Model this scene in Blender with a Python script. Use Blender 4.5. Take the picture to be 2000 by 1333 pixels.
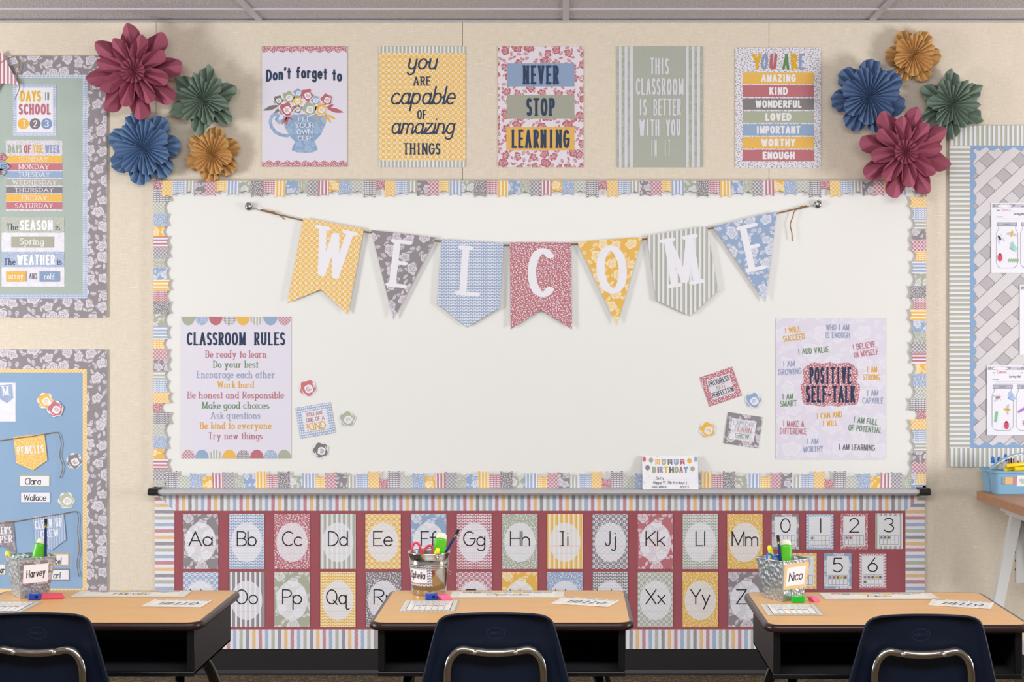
import bpy, math, random
from math import sin, cos, pi, radians, atan2, hypot, sqrt
from mathutils import Vector, Matrix
random.seed(7)
for o in list(bpy.data.objects): bpy.data.objects.remove(o)
SC = bpy.context.scene
COL = SC.collection
# scale of the back wall (pixels of a 2000x1333 frame per metre), point straight ahead, camera height and distance
S = 495.0; X0 = 1105.0; Y0 = 643.0; CZ = 1.364; D = 6.16; F = S*D

# ---------------------------------------------------------------- camera, world, lights, exposure
cam = bpy.data.cameras.new('camera'); camo = bpy.data.objects.new('camera', cam); COL.objects.link(camo)
camo.location = (0, -D, CZ); camo.rotation_euler = (pi/2, 0, 0)
cam.sensor_width = 36; cam.lens = F/2000*36
cam.shift_x = (1000-X0)/2000; cam.shift_y = -(666.5-Y0)/2000
cam.clip_start = .05; cam.clip_end = 60
SC.camera = camo
SC.view_settings.view_transform = 'Standard'; SC.view_settings.look = 'None'
SC.view_settings.gamma = 1; SC.view_settings.use_curve_mapping = False
SC.view_settings.exposure = 0.11
W = bpy.data.worlds.new('room_light'); SC.world = W; W.use_nodes = True
W.node_tree.nodes['Background'].inputs[0].default_value = (.97, .985, 1, 1)
W.node_tree.nodes['Background'].inputs[1].default_value = 0.30
def area(name, loc, target, sx, sy, power, color=(1, 1, 1)):
    l = bpy.data.lights.new(name, 'AREA'); l.shape = 'RECTANGLE'; l.size = sx; l.size_y = sy
    l.energy = power; l.color = color
    o = bpy.data.objects.new(name, l); COL.objects.link(o); o.location = loc
    o.rotation_euler = (Vector(target)-Vector(loc)).to_track_quat('-Z', 'Y').to_euler()
    return o
area('side_light_west', (-4.4, -2.5, 1.2), (-.4, 0, 1.65), 1.1, 1.3, 104, (.97, .985, 1))  # unseen side lamp, placed from the flower shadows; no window known there
area('side_light_east', (4.4, -2.5, 1.2), (.4, 0, 1.65), 1.1, 1.3, 104, (.97, .985, 1))  # matching unseen lamp on the other side, throws shadows leftward; not a window
area('front_fill', (0, -4.6, 2.5), (0, -2.0, .6), 3.4, .7, 118, (.97, .985, 1))  # added overhead fill to brighten board centre and desks; no such fitting known

# ---------------------------------------------------------------- helpers
def wx(px): return (px-X0)/S
def wz(py): return CZ+(Y0-py)/S
def at(px, py, y):
    d = D+y
    return Vector(((px-X0)*d/F, y, CZ+(Y0-py)*d/F))
def onz(px, py, z):
    d = F*(CZ-z)/(py-Y0)
    return Vector(((px-X0)*d/F, d-D, z))
def lin(c):
    r = []
    for v in c[:3]:
        v /= 255.0
        r.append(v/12.92 if v <= .04045 else ((v+.055)/1.055)**2.4)
    return (r[0], r[1], r[2], 1)
def mixc(a, b, t): return tuple(a[i]*(1-t)+b[i]*t for i in range(3))

def tag(o, label=None, cat=None, group=None, kind=None):
    if label: o['label'] = label
    if cat: o['category'] = cat
    if group: o['group'] = group
    if kind: o['kind'] = kind
    return o
def empty(name, label, cat, loc=(0, 0, 0), rz=0, group=None):
    o = bpy.data.objects.new(name, None); COL.objects.link(o)
    o.location = loc; o.rotation_euler = (0, 0, rz); o.empty_display_size = .05
    return tag(o, label, cat, group)

# ---------------------------------------------------------------- node building
class V:
    def __init__(s, b, k): s.b = b; s.k = k
    def __add__(s, o): return s.b.m('ADD', s, o)
    def __radd__(s, o): return s.b.m('ADD', s, o)
    def __sub__(s, o): return s.b.m('SUBTRACT', s, o)
    def __rsub__(s, o): return s.b.m('SUBTRACT', o, s)
    def __mul__(s, o): return s.b.m('MULTIPLY', s, o)
    def __rmul__(s, o): return s.b.m('MULTIPLY', s, o)
    def __truediv__(s, o): return s.b.m('DIVIDE', s, o)
    def __lt__(s, o): return s.b.m('LESS_THAN', s, o)
    def __gt__(s, o): return s.b.m('GREATER_THAN', s, o)
    def abs(s): return s.b.m('ABSOLUTE', s)
    def fract(s): return s.b.m('FRACT', s)
    def floor(s): return s.b.m('FLOOR', s)
    def sin(s): return s.b.m('SINE', s)
    def max(s, o): return s.b.m('MAXIMUM', s, o)
    def min(s, o): return s.b.m('MINIMUM', s, o)
class NB:
    def __init__(s, m): s.m_ = m; s.t = m.node_tree
    def n(s, ty, **kw):
        x = s.t.nodes.new(ty)
        for k, v in kw.items(): setattr(x, k, v)
        return x
    def put(s, inp, v):
        if isinstance(v, V): s.t.links.new(v.k, inp)
        elif hasattr(v, 'is_output'): s.t.links.new(v, inp)
        else: inp.default_value = v
    def m(s, op, *a):
        x = s.n('ShaderNodeMath', operation=op)
        for i, v in enumerate(a): s.put(x.inputs[i], v)
        return V(s, x.outputs[0])
    def comb(s, x, y, z=0.0):
        c = s.n('ShaderNodeCombineXYZ')
        for i, v in enumerate((x, y, z)): s.put(c.inputs[i], v)
        return c.outputs[0]
    def sep(s, v):
        c = s.n('ShaderNodeSeparateXYZ'); s.t.links.new(v, c.inputs[0])
        return [V(s, c.outputs[i]) for i in range(3)]
    def uv(s):
        u = s.n('ShaderNodeUVMap'); u.uv_map = 'UVMap'
        return s.sep(u.outputs[0])[:2]
    def objco(s):
        u = s.n('ShaderNodeTexCoord')
        return s.sep(u.outputs['Object'])
    def noise(s, vec, scale, detail=2, rough=.5):
        x = s.n('ShaderNodeTexNoise'); s.t.links.new(vec, x.inputs['Vector'])
        x.inputs['Scale'].default_value = scale; x.inputs['Detail'].default_value = detail
        x.inputs['Roughness'].default_value = rough
        return V(s, x.outputs[0])
    def vor(s, vec, rnd=1.0, dim='2D'):
        x = s.n('ShaderNodeTexVoronoi', voronoi_dimensions=dim); s.t.links.new(vec, x.inputs['Vector'])
        x.inputs['Scale'].default_value = 1; x.inputs['Randomness'].default_value = rnd
        return x
    def mix(s, f, a, b):
        x = s.n('ShaderNodeMix', data_type='RGBA'); s.put(x.inputs[0], f)
        s.put(x.inputs[6], a); s.put(x.inputs[7], b)
        return x.outputs[2]
    def bump(s, h, strength, dist):
        x = s.n('ShaderNodeBump'); s.put(x.inputs['Height'], h)
        x.inputs['Strength'].default_value = strength; x.inputs['Distance'].default_value = dist
        s.t.links.new(x.outputs[0], s.bsdf().inputs['Normal'])
    def bsdf(s): return s.t.nodes['Principled BSDF']
MATS = {}
def newmat(name, rough=.6, spec=.3, metal=0.0):
    m = bpy.data.materials.new(name); m.use_nodes = True
    p = m.node_tree.nodes['Principled BSDF']
    p.inputs['Roughness'].default_value = rough; p.inputs['Specular IOR Level'].default_value = spec
    p.inputs['Metallic'].default_value = metal
    return m
def plain(c, rough=.6, spec=.3, metal=0.0, streak=0):
    key = ('plain', tuple(round(v) for v in c), rough, spec, metal, streak)
    if key in MATS: return MATS[key]
    m = newmat('paint_%d' % len(MATS), rough, spec, metal)
    b = NB(m)
    if streak:
        x, y = b.uv()
        f = b.noise(b.comb(x*700, y*25), 1, 2)*streak
        b.put(b.bsdf().inputs['Base Color'], b.mix(f, lin(c), lin(mixc(c, (240, 236, 236), .55))))
    else:
        b.bsdf().inputs['Base Color'].default_value = lin(c)
    MATS[key] = m
    return m
# printed patterns: mask of the motif in sheet metres
def p_dots(b, x, y, s):
    xr = x*.87+y*.5; yr = y*.87-x*.5
    v = b.vor(b.comb(yr/(.0072*s), xr/(.0088*s)), .75)
    return V(b, v.outputs['Distance']) < .27
def p_leaf(b, x, y, s):
    px, py = .0172*s, .0113*s
    ax = ((x/px).fract()-.5).abs()*px
    yy = ((y/py).fract()-.5)*py
    c, n = cos(radians(52)), sin(radians(52))
    ax = ax-.0043*s
    u = ax*c+yy*n; v = yy*c-ax*n
    u = u/(.0050*s); v = v/(.00255*s)
    return (u*u+v*v) < 1.0
def p_lattice(b, x, y, s):
    p = .0220*s
    fx = (x/p).fract()-.5; fy = (y/p).fract()-.5
    ax, ay = fx.abs(), fy.abs()
    e1x = (.5-ax)/.20; e1y = ay/.30
    v1 = ((e1x*e1x+e1y*e1y) < 1.0)*((.5-ax) > .045)
    e2y = (.5-ay)/.20; e2x = ax/.30
    v2 = ((e2x*e2x+e2y*e2y) < 1.0)*((.5-ay) > .045)
    dot = (fx*fx+fy*fy) < .0085
    r = b.m('SQRT', fx*fx+fy*fy)
    ring = ((r-.33).abs() < .03)*((ax-ay).abs() < .24)
    k = (ax+ay-1.0).abs() < .05
    return v1.max(v2).max(dot).max(ring).max(k)
def p_stripe(b, x, y, s):
    t = (x/(.0189*s)).fract()
    fine = (t-.18).abs() < .035
    return ((t > .56).max(fine*.45)).min(1.0)
def p_stripeh(b, x, y, s): return p_stripe(b, y, x, s)
def p_floral(b, x, y, s):
    a = .063*s
    wob = b.noise(b.comb(x, y), 60/s, 1)
    vx = b.comb(x/a, y/a)
    vo = b.vor(vx, .62)
    q = b.n('ShaderNodeVectorMath', operation='SUBTRACT'); b.t.links.new(vx, q.inputs[0]); b.t.links.new(vo.outputs['Position'], q.inputs[1])
    lx, ly, _ = b.sep(q.outputs[0]); cr, cg, _ = b.sep(vo.outputs['Color'])
    r = b.m('SQRT', lx*lx+ly*ly); th = b.m('ARCTAN2', ly, lx)+cr*6.28
    r = r+(wob-.5)*.12
    size = cg*.10+.27
    R = size+(th*5.0).sin()*.035+(th*2.0).sin()*.04
    fl = r < R
    k1 = ((r-size*.64-(th*3.0).sin()*.04).abs() < .014)*((th*2.0).sin() > -.5)
    k2 = ((r-size*.34-(th*4.0).sin()*.02).abs() < .013)
    k3 = r < .03
    flower = fl*(1.0-k1.max(k2).max(k3))
    c2 = .031*s
    vy = b.comb(x/c2+3.3, y/c2+1.7)
    v2 = b.vor(vy, .85)
    q2 = b.n('ShaderNodeVectorMath', operation='SUBTRACT'); b.t.links.new(vy, q2.inputs[0]); b.t.links.new(v2.outputs['Position'], q2.inputs[1])
    mx, my, _ = b.sep(q2.outputs[0]); dr, dg, _ = b.sep(v2.outputs['Color'])
    ang = dr*6.28; ca = b.m('COSINE', ang); sa = ang.sin()
    u = mx*ca+my*sa; v = my*ca-mx*sa
    env = 1.0-(u*u)/.19
    leaf = (v.abs() < env*.16)*(v.abs() > .016)
    av = v.abs(); w = ((u+av*.9)*4.6).fract()-.5
    fern = ((w.abs() < .30)*(av < env*.26)*(av > .02)).max((av < .02)*(env > 0.0))
    sel = dg > .5
    lv = leaf*sel+fern*(1.0-sel)
    lv = lv*(r > (R+.05))
    return flower.max(lv)
PATS = dict(dots=p_dots, leaf=p_leaf, lattice=p_lattice, stripe=p_stripe, stripeh=p_stripeh, floral=p_floral)
def pat(kind, base, motif, s=1.0, rough=.55):
    key = (kind, tuple(base), tuple(motif), s)
    if key in MATS: return MATS[key]
    m = newmat('print_%s_%d' % (kind, len(MATS)), rough, .3)
    b = NB(m); x, y = b.uv()
    f = PATS[kind](b, x, y, s)
    st = b.noise(b.comb(x*900, y*40), 1, 2)
    base2 = b.mix(st*.5, lin(base), lin(mixc(base, motif, .35)))
    b.put(b.bsdf().inputs['Base Color'], b.mix(f, base2, lin(motif)))
    MATS[key] = m
    return m
YEL = (233, 181, 78); GRY = (126, 119, 119); BLU = (143, 167, 199); ROS = (186, 104, 112); SAG = (168, 173, 150)
WHT = (232, 229, 238); NAVY = (40, 58, 88); PERI = (146, 156, 192); GRN = (98, 138, 88); CREAM = (246, 232, 205)
BLK = (22, 20, 24); BRN = (110, 80, 50)
COLS = dict(Y=YEL, G=GRY, B=BLU, R=ROS, S=SAG)
def P(code, s=1.0, inv=False):
    """two-letter print code: colour + pattern (f floral, l leaf, d dots, s stripe, t lattice, h horizontal stripe)"""
    c = COLS[code[0]]; k = dict(f='floral', l='leaf', d='dots', s='stripe', t='lattice', h='stripeh')[code[1]]
    mo = CREAM if code[0] == 'Y' else WHT
    if code == 'Gf': c, mo = (138, 131, 134), (216, 208, 217)
    elif code[1] == 'f' and not inv: mo = mixc(mo, c, .15)
    return pat(k, mo, c, s) if inv else pat(k, c, mo, s)
def pale(code, s=1.0):
    c = COLS[code[0]]; k = dict(f='floral', l='leaf', d='dots', s='stripe', t='lattice', h='stripeh')[code[1]]
    return pat(k, mixc(c, (232, 230, 236), .86), (236, 234, 240), s)
def multi_stripe(horizontal, flip=False):
    m = newmat('painted_stripe_print', .55, .3); b = NB(m); x, y = b.uv()
    u, v = (y, x) if horizontal else (x, y)
    w = b.noise(b.comb(u*15, v*140), 1, 3)
    u2 = u+(w-.5)*.0035
    per = .02520
    idx = b.m('MODULO', (u2/per).floor()+5000.0, 5.0)
    t = (u2/per).fract()
    seq = [GRY, SAG, BLU, ROS, YEL]
    if flip: seq = seq[::-1]
    ramp = b.n('ShaderNodeValToRGB'); ramp.color_ramp.interpolation = 'CONSTANT'
    while len(ramp.color_ramp.elements) < 5: ramp.color_ramp.elements.new(.5)
    for i, e in enumerate(ramp.color_ramp.elements): e.position = i/5; e.color = lin(seq[i])
    b.put(ramp.inputs[0], idx/5+.02)
    st = b.noise(b.comb(u*1500, v*30), 1, 2)
    col = b.mix(st*.45, ramp.outputs[0], lin((235, 232, 236)))
    b.put(b.bsdf().inputs['Base Color'], b.mix(t < .53, lin((233, 231, 240)), col))
    return m

# ---------------------------------------------------------------- mesh builder
class MB:
    def __init__(s): s.v = []; s.f = []; s.mi = []; s.uv = []; s.sm = []; s.mats = []
    def slot(s, m):
        if m not in s.mats: s.mats.append(m)
        return s.mats.index(m)
    def add(s, vs, fs, m, uvs=None, smooth=False):
        k = len(s.v); s.v += [tuple(v) for v in vs]; i = s.slot(m)
        for f in fs:
            s.f.append([k+j for j in f]); s.mi.append(i); s.sm.append(smooth)
            s.uv.append([uvs[j] if uvs else (vs[j][0], vs[j][2]) for j in f])
        return s
    def box(s, a, b, m):
        (x0, y0, z0), (x1, y1, z1) = a, b
        vs = [(x0, y0, z0), (x1, y0, z0), (x1, y1, z0), (x0, y1, z0), (x0, y0, z1), (x1, y0, z1), (x1, y1, z1), (x0, y1, z1)]
        return s.add(vs, [(0, 3, 2, 1), (4, 5, 6, 7), (0, 1, 5, 4), (1, 2, 6, 5), (2, 3, 7, 6), (3, 0, 4, 7)], m)
    def tube(s, path, r, m, n=10, caps=True):
        path = [Vector(p) for p in path]; rr = r if isinstance(r, (list, tuple)) else [r]*len(path)
        vs = []; up = None
        for i, p in enumerate(path):
            t = (path[min(i+1, len(path)-1)]-path[max(i-1, 0)]).normalized()
            if up is None:
                up = Vector((0, 0, 1)) if abs(t.z) < .9 else Vector((0, 1, 0))
            a = (up-t*up.dot(t)).normalized(); up = a; c = t.cross(a)
            for k in range(n):
                q = 2*pi*k/n; vs.append(p+(a*cos(q)+c*sin(q))*rr[i])
        fs = [(i*n+k, i*n+(k+1) % n, (i+1)*n+(k+1) % n, (i+1)*n+k) for i in range(len(path)-1) for k in range(n)]
        s.add(vs, fs, m, smooth=True)
        if caps:
            s.add(vs[:n], [tuple(range(n))[::-1]], m); s.add(vs[-n:], [tuple(range(n))], m)
        return s
    def lathe(s, prof, m, n=24, M=None, smooth=True):
        vs = []
        for r, z in prof:
            for k in range(n):
                q = 2*pi*k/n; v = Vector((r*cos(q), r*sin(q), z)); vs.append(M @ v if M else v)
        fs = [(i*n+k, i*n+(k+1) % n, (i+1)*n+(k+1) % n, (i+1)*n+k) for i in range(len(prof)-1) for k in range(n)]
        return s.add(vs, fs, m, smooth=smooth)
    def loft(s, rings, m, cap0=True, cap1=True, smooth=False, uvxy=False):
        n = len(rings[0]); vs = [v for r in rings for v in r]
        uv = [(v[0], v[1]) for v in vs] if uvxy else None
        fs = [(i*n+k, i*n+(k+1) % n, (i+1)*n+(k+1) % n, (i+1)*n+k) for i in range(len(rings)-1) for k in range(n)]
        s.add(vs, fs, m, uv, smooth)
        if cap0: s.add(rings[0], [tuple(range(n))[::-1]], m, [(v[0], v[1]) for v in rings[0]])
        if cap1: s.add(rings[-1], [tuple(range(n))], m, [(v[0], v[1]) for v in rings[-1]])
        return s
    def build(s, name, parent=None, loc=(0, 0, 0), rot=(0, 0, 0)):
        me = bpy.data.meshes.new(name); me.from_pydata(s.v, [], s.f)
        for m in s.mats: me.materials.append(m)
        me.polygons.foreach_set('material_index', s.mi)
        me.polygons.foreach_set('use_smooth', s.sm)
        ul = me.uv_layers.new(name='UVMap'); ul.data.foreach_set('uv', [c for f in s.uv for p in f for c in p])
        me.update()
        o = bpy.data.objects.new(name, me); COL.objects.link(o)
        o.location = loc; o.rotation_euler = rot
        if parent: o.parent = parent
        return o
def bevel(o, w, seg=2):
    b = o.modifiers.new('round', 'BEVEL'); b.width = w; b.segments = seg; b.limit_method = 'ANGLE'; b.angle_limit = radians(40)
    return o
def rrect(x0, y0, x1, y1, r, z, n=6, rs=None):
    pts = []
    for cx, cy, a, q in ((x1, y1, 0, 0), (x0, y1, 90, 1), (x0, y0, 180, 2), (x1, y0, 270, 3)):
        rr = rs[q] if rs else r
        sx = -1 if cx == x1 else 1; sy = -1 if cy == y1 else 1
        for k in range(n+1):
            t = radians(a+90*k/n); pts.append((cx+sx*rr+rr*cos(t), cy+sy*rr+rr*sin(t), z))
    return pts

# ---------------------------------------------------------------- stroke lettering
def A_(cx, cy, rx, ry, a0, a1):
    n = max(3, int(abs(a1-a0)/24))
    return [(cx+rx*cos(radians(a0+(a1-a0)*i/n)), cy+ry*sin(radians(a0+(a1-a0)*i/n))) for i in range(n+1)]
G = {}
def g(ch, w, *st): G[ch] = (w, list(st))
bowl = A_(.26, .31, .26, .31, 0, 360)
Sc = A_(.26, .75, .25, .25, 35, 270)+A_(.26, .25, .26, .25, 90, -145)
g('A', .72, [(0, 0), (.36, 1), (.72, 0)], [(.13, .36), (.59, .36)])
g('B', .58, [(0, 0), (0, 1)], [(0, 1)]+A_(.3, .76, .24, .24, 90, -90)+[(0, .52)], [(0, .52)]+A_(.31, .26, .27, .26, 90, -90)+[(0, 0)])
g('C', .7, A_(.38, .5, .38, .5, 48, 312))
g('D', .66, [(0, 0), (0, 1)], [(0, 1)]+A_(.2, .5, .46, .5, 90, -90)+[(0, 0)])
g('E', .52, [(0, 0), (0, 1)], [(.52, 1), (0, 1)], [(0, .52), (.42, .52)], [(0, 0), (.52, 0)])
g('F', .5, [(0, 0), (0, 1)], [(.5, 1), (0, 1)], [(0, .52), (.4, .52)])
g('G', .74, A_(.38, .5, .38, .5, 48, 360)+[(.42, .5)])
g('H', .62, [(0, 0), (0, 1)], [(.62, 0), (.62, 1)], [(0, .52), (.62, .52)])
g('I', .0, [(0, 0), (0, 1)])
g('J', .42, [(.42, 1), (.42, .24)]+A_(.2, .24, .22, .24, 0, -170))
g('K', .58, [(0, 0), (0, 1)], [(.54, 1), (0, .42)], [(.16, .58), (.58, 0)])
g('L', .48, [(0, 1), (0, 0)], [(0, 0), (.48, 0)])
g('M', .76, [(0, 0), (0, 1)], [(0, 1), (.38, .06), (.76, 1)], [(.76, 1), (.76, 0)])
g('N', .62, [(0, 0), (0, 1)], [(0, 1), (.62, 0)], [(.62, 0), (.62, 1)])
g('O', .74, A_(.37, .5, .37, .5, 0, 360))
g('P', .54, [(0, 0), (0, 1)], [(0, 1)]+A_(.28, .74, .26, .26, 90, -90)+[(0, .48)])
g('Q', .76, A_(.37, .5, .37, .5, 0, 360), [(.48, .26), (.76, -.04)])
g('R', .58, [(0, 0), (0, 1)], [(0, 1)]+A_(.28, .75, .26, .25, 90, -90)+[(0, .5)], [(.2, .5), (.58, 0)])
g('S', .52, Sc)
g('T', .64, [(.32, 0), (.32, 1)], [(0, 1), (.64, 1)])
g('U', .6, [(0, 1), (0, .3)]+A_(.3, .3, .3, .3, 180, 360)+[(.6, 1)])
g('V', .66, [(0, 1), (.33, 0), (.66, 1)])
g('W', .96, [(0, 1), (.24, 0), (.48, .9), (.72, 0), (.96, 1)])
g('X', .64, [(0, 1), (.64, 0)], [(.64, 1), (0, 0)])
g('Y', .64, [(0, 1), (.32, .48), (.64, 1)], [(.32, .48), (.32, 0)])
g('Z', .6, [(0, 1), (.6, 1), (0, 0), (.6, 0)])
g('a', .52, bowl, [(.52, .62), (.52, 0)])
g('b', .52, bowl, [(0, 1), (0, 0)])
g('c', .46, A_(.27, .31, .27, .31, 45, 315))
g('d', .52, bowl, [(.52, 1), (.52, 0)])
g('e', .52, [(0, .33), (.52, .33)]+A_(.26, .31, .26, .31, 4, 318))
g('f', .38, A_(.36, .8, .19, .2, 80, 180)+[(.17, .0)], [(0, .6), (.36, .6)])
g('g', .52, bowl, [(.52, .62), (.52, -.12)]+A_(.27, -.12, .25, .24, 0, -150))
g('h', .46, [(0, 1), (0, 0)], [(0, .36)]+A_(.23, .38, .23, .24, 180, 0)+[(.46, 0)])
g('i', .0, [(0, .62), (0, 0)], [(0, .87), (0, .89)])
g('j', .14, [(.14, .62), (.14, -.16)]+A_(-.04, -.16, .18, .2, 0, -150), [(.14, .87), (.14, .89)])
g('k', .44, [(0, 1), (0, 0)], [(.4, .62), (.02, .26)], [(.14, .37), (.44, 0)])
g('l', .0, [(0, 1), (0, 0)])
g('m', .76, [(0, .62), (0, 0)], [(0, .38)]+A_(.19, .42, .19, .2, 180, 0)+[(.38, 0)], [(.38, .38)]+A_(.57, .42, .19, .2, 180, 0)+[(.76, 0)])
g('n', .46, [(0, .62), (0, 0)], [(0, .36)]+A_(.23, .38, .23, .24, 180, 0)+[(.46, 0)])
g('o', .54, A_(.27, .31, .27, .31, 0, 360))
g('p', .52, bowl, [(0, .62), (0, -.38)])
g('q', .66, bowl, [(.52, .62), (.52, -.26)]+A_(.64, -.26, .12, .13, 180, 320))
g('r', .34, [(0, .62), (0, 0)], [(0, .34)]+A_(.22, .38, .22, .24, 180, 50))
g('s', .42, [(x*.8, y*.62) for x, y in Sc])
g('t', .34, [(.17, .92), (.17, 0)], [(0, .62), (.34, .62)])
g('u', .46, [(0, .62), (0, .24)]+A_(.23, .24, .23, .24, 180, 360)+[(.46, .62)], [(.46, .62), (.46, 0)])
g('v', .48, [(0, .62), (.24, 0), (.48, .62)])
g('w', .7, [(0, .62), (.18, 0), (.35, .55), (.52, 0), (.7, .62)])
g('x', .46, [(0, .62), (.46, 0)], [(.46, .62), (0, 0)])
g('y', .5, [(0, .62), (.25, .02)], [(.5, .62), (.1, -.36)])
g('z', .44, [(0, .62), (.44, .62), (0, 0), (.44, 0)])
g('0', .6, A_(.3, .5, .3, .5, 0, 360))
g('1', .0, [(0, 0), (0, 1)])
g('2', .56, A_(.28, .72, .27, .28, 165, -30)+[(0, 0), (.56, 0)])
g('3', .52, A_(.24, .76, .24, .24, 150, -80)+A_(.24, .27, .27, .27, 80, -150))
g('4', .6, [(.44, 0), (.44, 1), (0, .32), (.6, .32)])
g('5', .54, [(.5, 1), (.08, 1), (.05, .58)]+A_(.25, .32, .28, .32, 125, -145))
g('6', .54, [(.4, 1), (.08, .45)]+A_(.27, .3, .27, .3, 160, -200))
g('9', .5, A_(.25, .72, .25, .28, 0, 360), [(.5, .72), (.42, 0)])
g("'", .06, [(.06, 1.02), (.0, .82)])
g('-', .3, [(0, .45), (.3, .45)])
g('!', .0, [(0, 1), (0, .3)], [(0, 0), (0, .03)])
g(':', .0, [(0, .5), (0, .52)], [(0, .05), (0, .07)])
g(')', .14, A_(-.1, .4, .24, .55, 60, -60))
g('.', .0, [(0, 0), (0, .02)])
g('\u00fd', .46, [(0, .62), (0, .24)]+A_(.23, .24, .23, .24, 180, 360)+[(.46, .62)], [(.46, .62), (.46, -.14)]+A_(.23, -.14, .23, .22, 0, -150))
# pen width, pen height, serif, slant, letter gap, join, corners
STY = dict(sans=(.125, .11, 0, 0, .20, 0), thin=(.075, .075, 0, 0, .16, 0), quirky=(.19, .15, .07, 0, .30, 0), serif=(.135, .075, .12, 0, .30, 0),
           block=(.27, .24, 0, 0, .36, 0), hand=(.10, .10, 0, .10, .22, 0), script=(.10, .09, 0, .22, .20, 1), slab=(.155, .085, .15, 0, .3, 0),
           narrow=(.13, .12, 0, 0, .26, 0), fine=(.09, .06, .10, 0, .28, 0), italic=(.10, .05, .11, .28, .30, 0), fat=(.22, .2, .03, 0, .32, 0), marker=(.13, .13, 0, .08, .22, 0))
def hull(pts):
    pts = sorted(set((round(x, 4), round(y, 4)) for x, y in pts))
    if len(pts) < 3: return pts
    def half(ps):
        h = []
        for p in ps:
            while len(h) > 1 and (h[-1][0]-h[-2][0])*(p[1]-h[-2][1])-(h[-1][1]-h[-2][1])*(p[0]-h[-2][0]) <= 0: h.pop()
            h.append(p)
        return h
    a, b = half(pts), half(pts[::-1])
    return a[:-1]+b[:-1]
def glyph_strokes(ch, serif, jitter=0):
    w, st = G[ch]; out = [list(s) for s in st]
    if serif:
        for s in st:
            for p, q in ((s[0], s[1]), (s[-1], s[-2])):
                dx, dy = q[0]-p[0], q[1]-p[1]
                if abs(dy) > .86*hypot(dx, dy) and hypot(dx, dy) > .1 and (abs(p[1]) < .02 or p[1] > .55 or p[1] < -.3) and ch not in 'cegsaoSCGO036OQtf.:\'!' or (ch in 'tf' and abs(p[1]) < .02 and abs(dy) > .3):
                    out.append([(p[0]-serif, p[1]), (p[0]+serif, p[1])])
    if ch == 'I' and serif == 0: pass
    return w, out
def text_polys(txt, x0, x1, yt, yb, style, arch=0, pen=1.0, bounce=0):
    """convex stroke pieces of a line of lettering, in page pixels (y down); cap top yt, baseline yb, spans x0..x1"""
    pw, ph, serif, slant, gap, join = STY[style]
    h = yb-yt; pw *= h*pen; ph *= h*pen
    sub = {'y': '\u00fd'} if join else {}
    txt = [sub.get(c, c) for c in txt]
    def lay(pw):
        # widths scale with k, gaps between letters keep at least the pen width
        fix = 0; var = 0; pos = []
        gp = max(gap*h*.5, pw*1.12+.03*h) if not join else .17*h
        for i, ch in enumerate(txt):
            if ch == ' ': fix += .34*h; continue
            w, st = glyph_strokes(ch, serif)
            e = (serif*.7+.06)*h if ch in 'I1' else (serif*.35*h if ch in 'il' else 0)
            x_lo = min(p[0] for s in st for p in s if True); x_hi = max(p[0] for s in st for p in s)
            if ch in 'I1il': x_lo, x_hi = 0, 0
            fix += e; pos.append((fix, var-x_lo, st, x_hi, ch)); var += x_hi-x_lo; fix += gp+e
        fix -= gp
        return pos, (x1-x0-pw-fix), var
    for _ in range(12):
        pos, free, var = lay(pw)
        k = free/var if var > .02 else h
        if var <= .02 or k*.52 > pw*1.05: break
        pw *= .9; ph *= .95
    if var <= .02: x0 = (x0+x1)/2-pw/2
    k = max(k, .05*h)
    items = [((f+v*k)/k, st, w, ch) for f, v, st, w, ch in pos]; lo = 0
    pn = 8 if h > 12 else 6
    penp = [(pw/2*cos(2*pi*(i+.5)/pn), ph/2*sin(2*pi*(i+.5)/pn)) for i in range(pn)]
    out = []; xm = (x0+x1)/2; hw = (x1-x0)/2
    def tr(px, py):
        X = x0+pw/2+(px-lo)*k+slant*h*py*.9; Y = yb-ph/2-(h-ph)*py
        if arch: Y -= arch*(1-((X-xm)/hw)**2)
        return X, Y
    strokes = []
    for n, (xx, st, w, ch) in enumerate(items):
        dy = random.uniform(-bounce, bounce) if bounce else 0
        for s in st: strokes.append([(px+xx, py+dy) for px, py in s])
        if join and n+1 < len(items):
            nx = items[n+1][0]
            if nx-xx-w < .6 and ch in 'acehilmntuz':
                strokes.append([(xx+w-.03, .06), (xx+w+.03, 0), ((xx+w+nx)/2, .02), (nx+.03, .34)])
            elif nx-xx-w < .6 and ch in 'bo': strokes.append([(xx+w-.04, .42), (xx+w+.04, .37), (nx+.02, .46)])
    for s in strokes:
        q = [tr(*p) for p in s]
        for a, b in zip(q, q[1:]):
            out.append(hull([(a[0]+u, a[1]+v) for u, v in penp]+[(b[0]+u, b[1]+v) for u, v in penp]))
    return out

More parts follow.
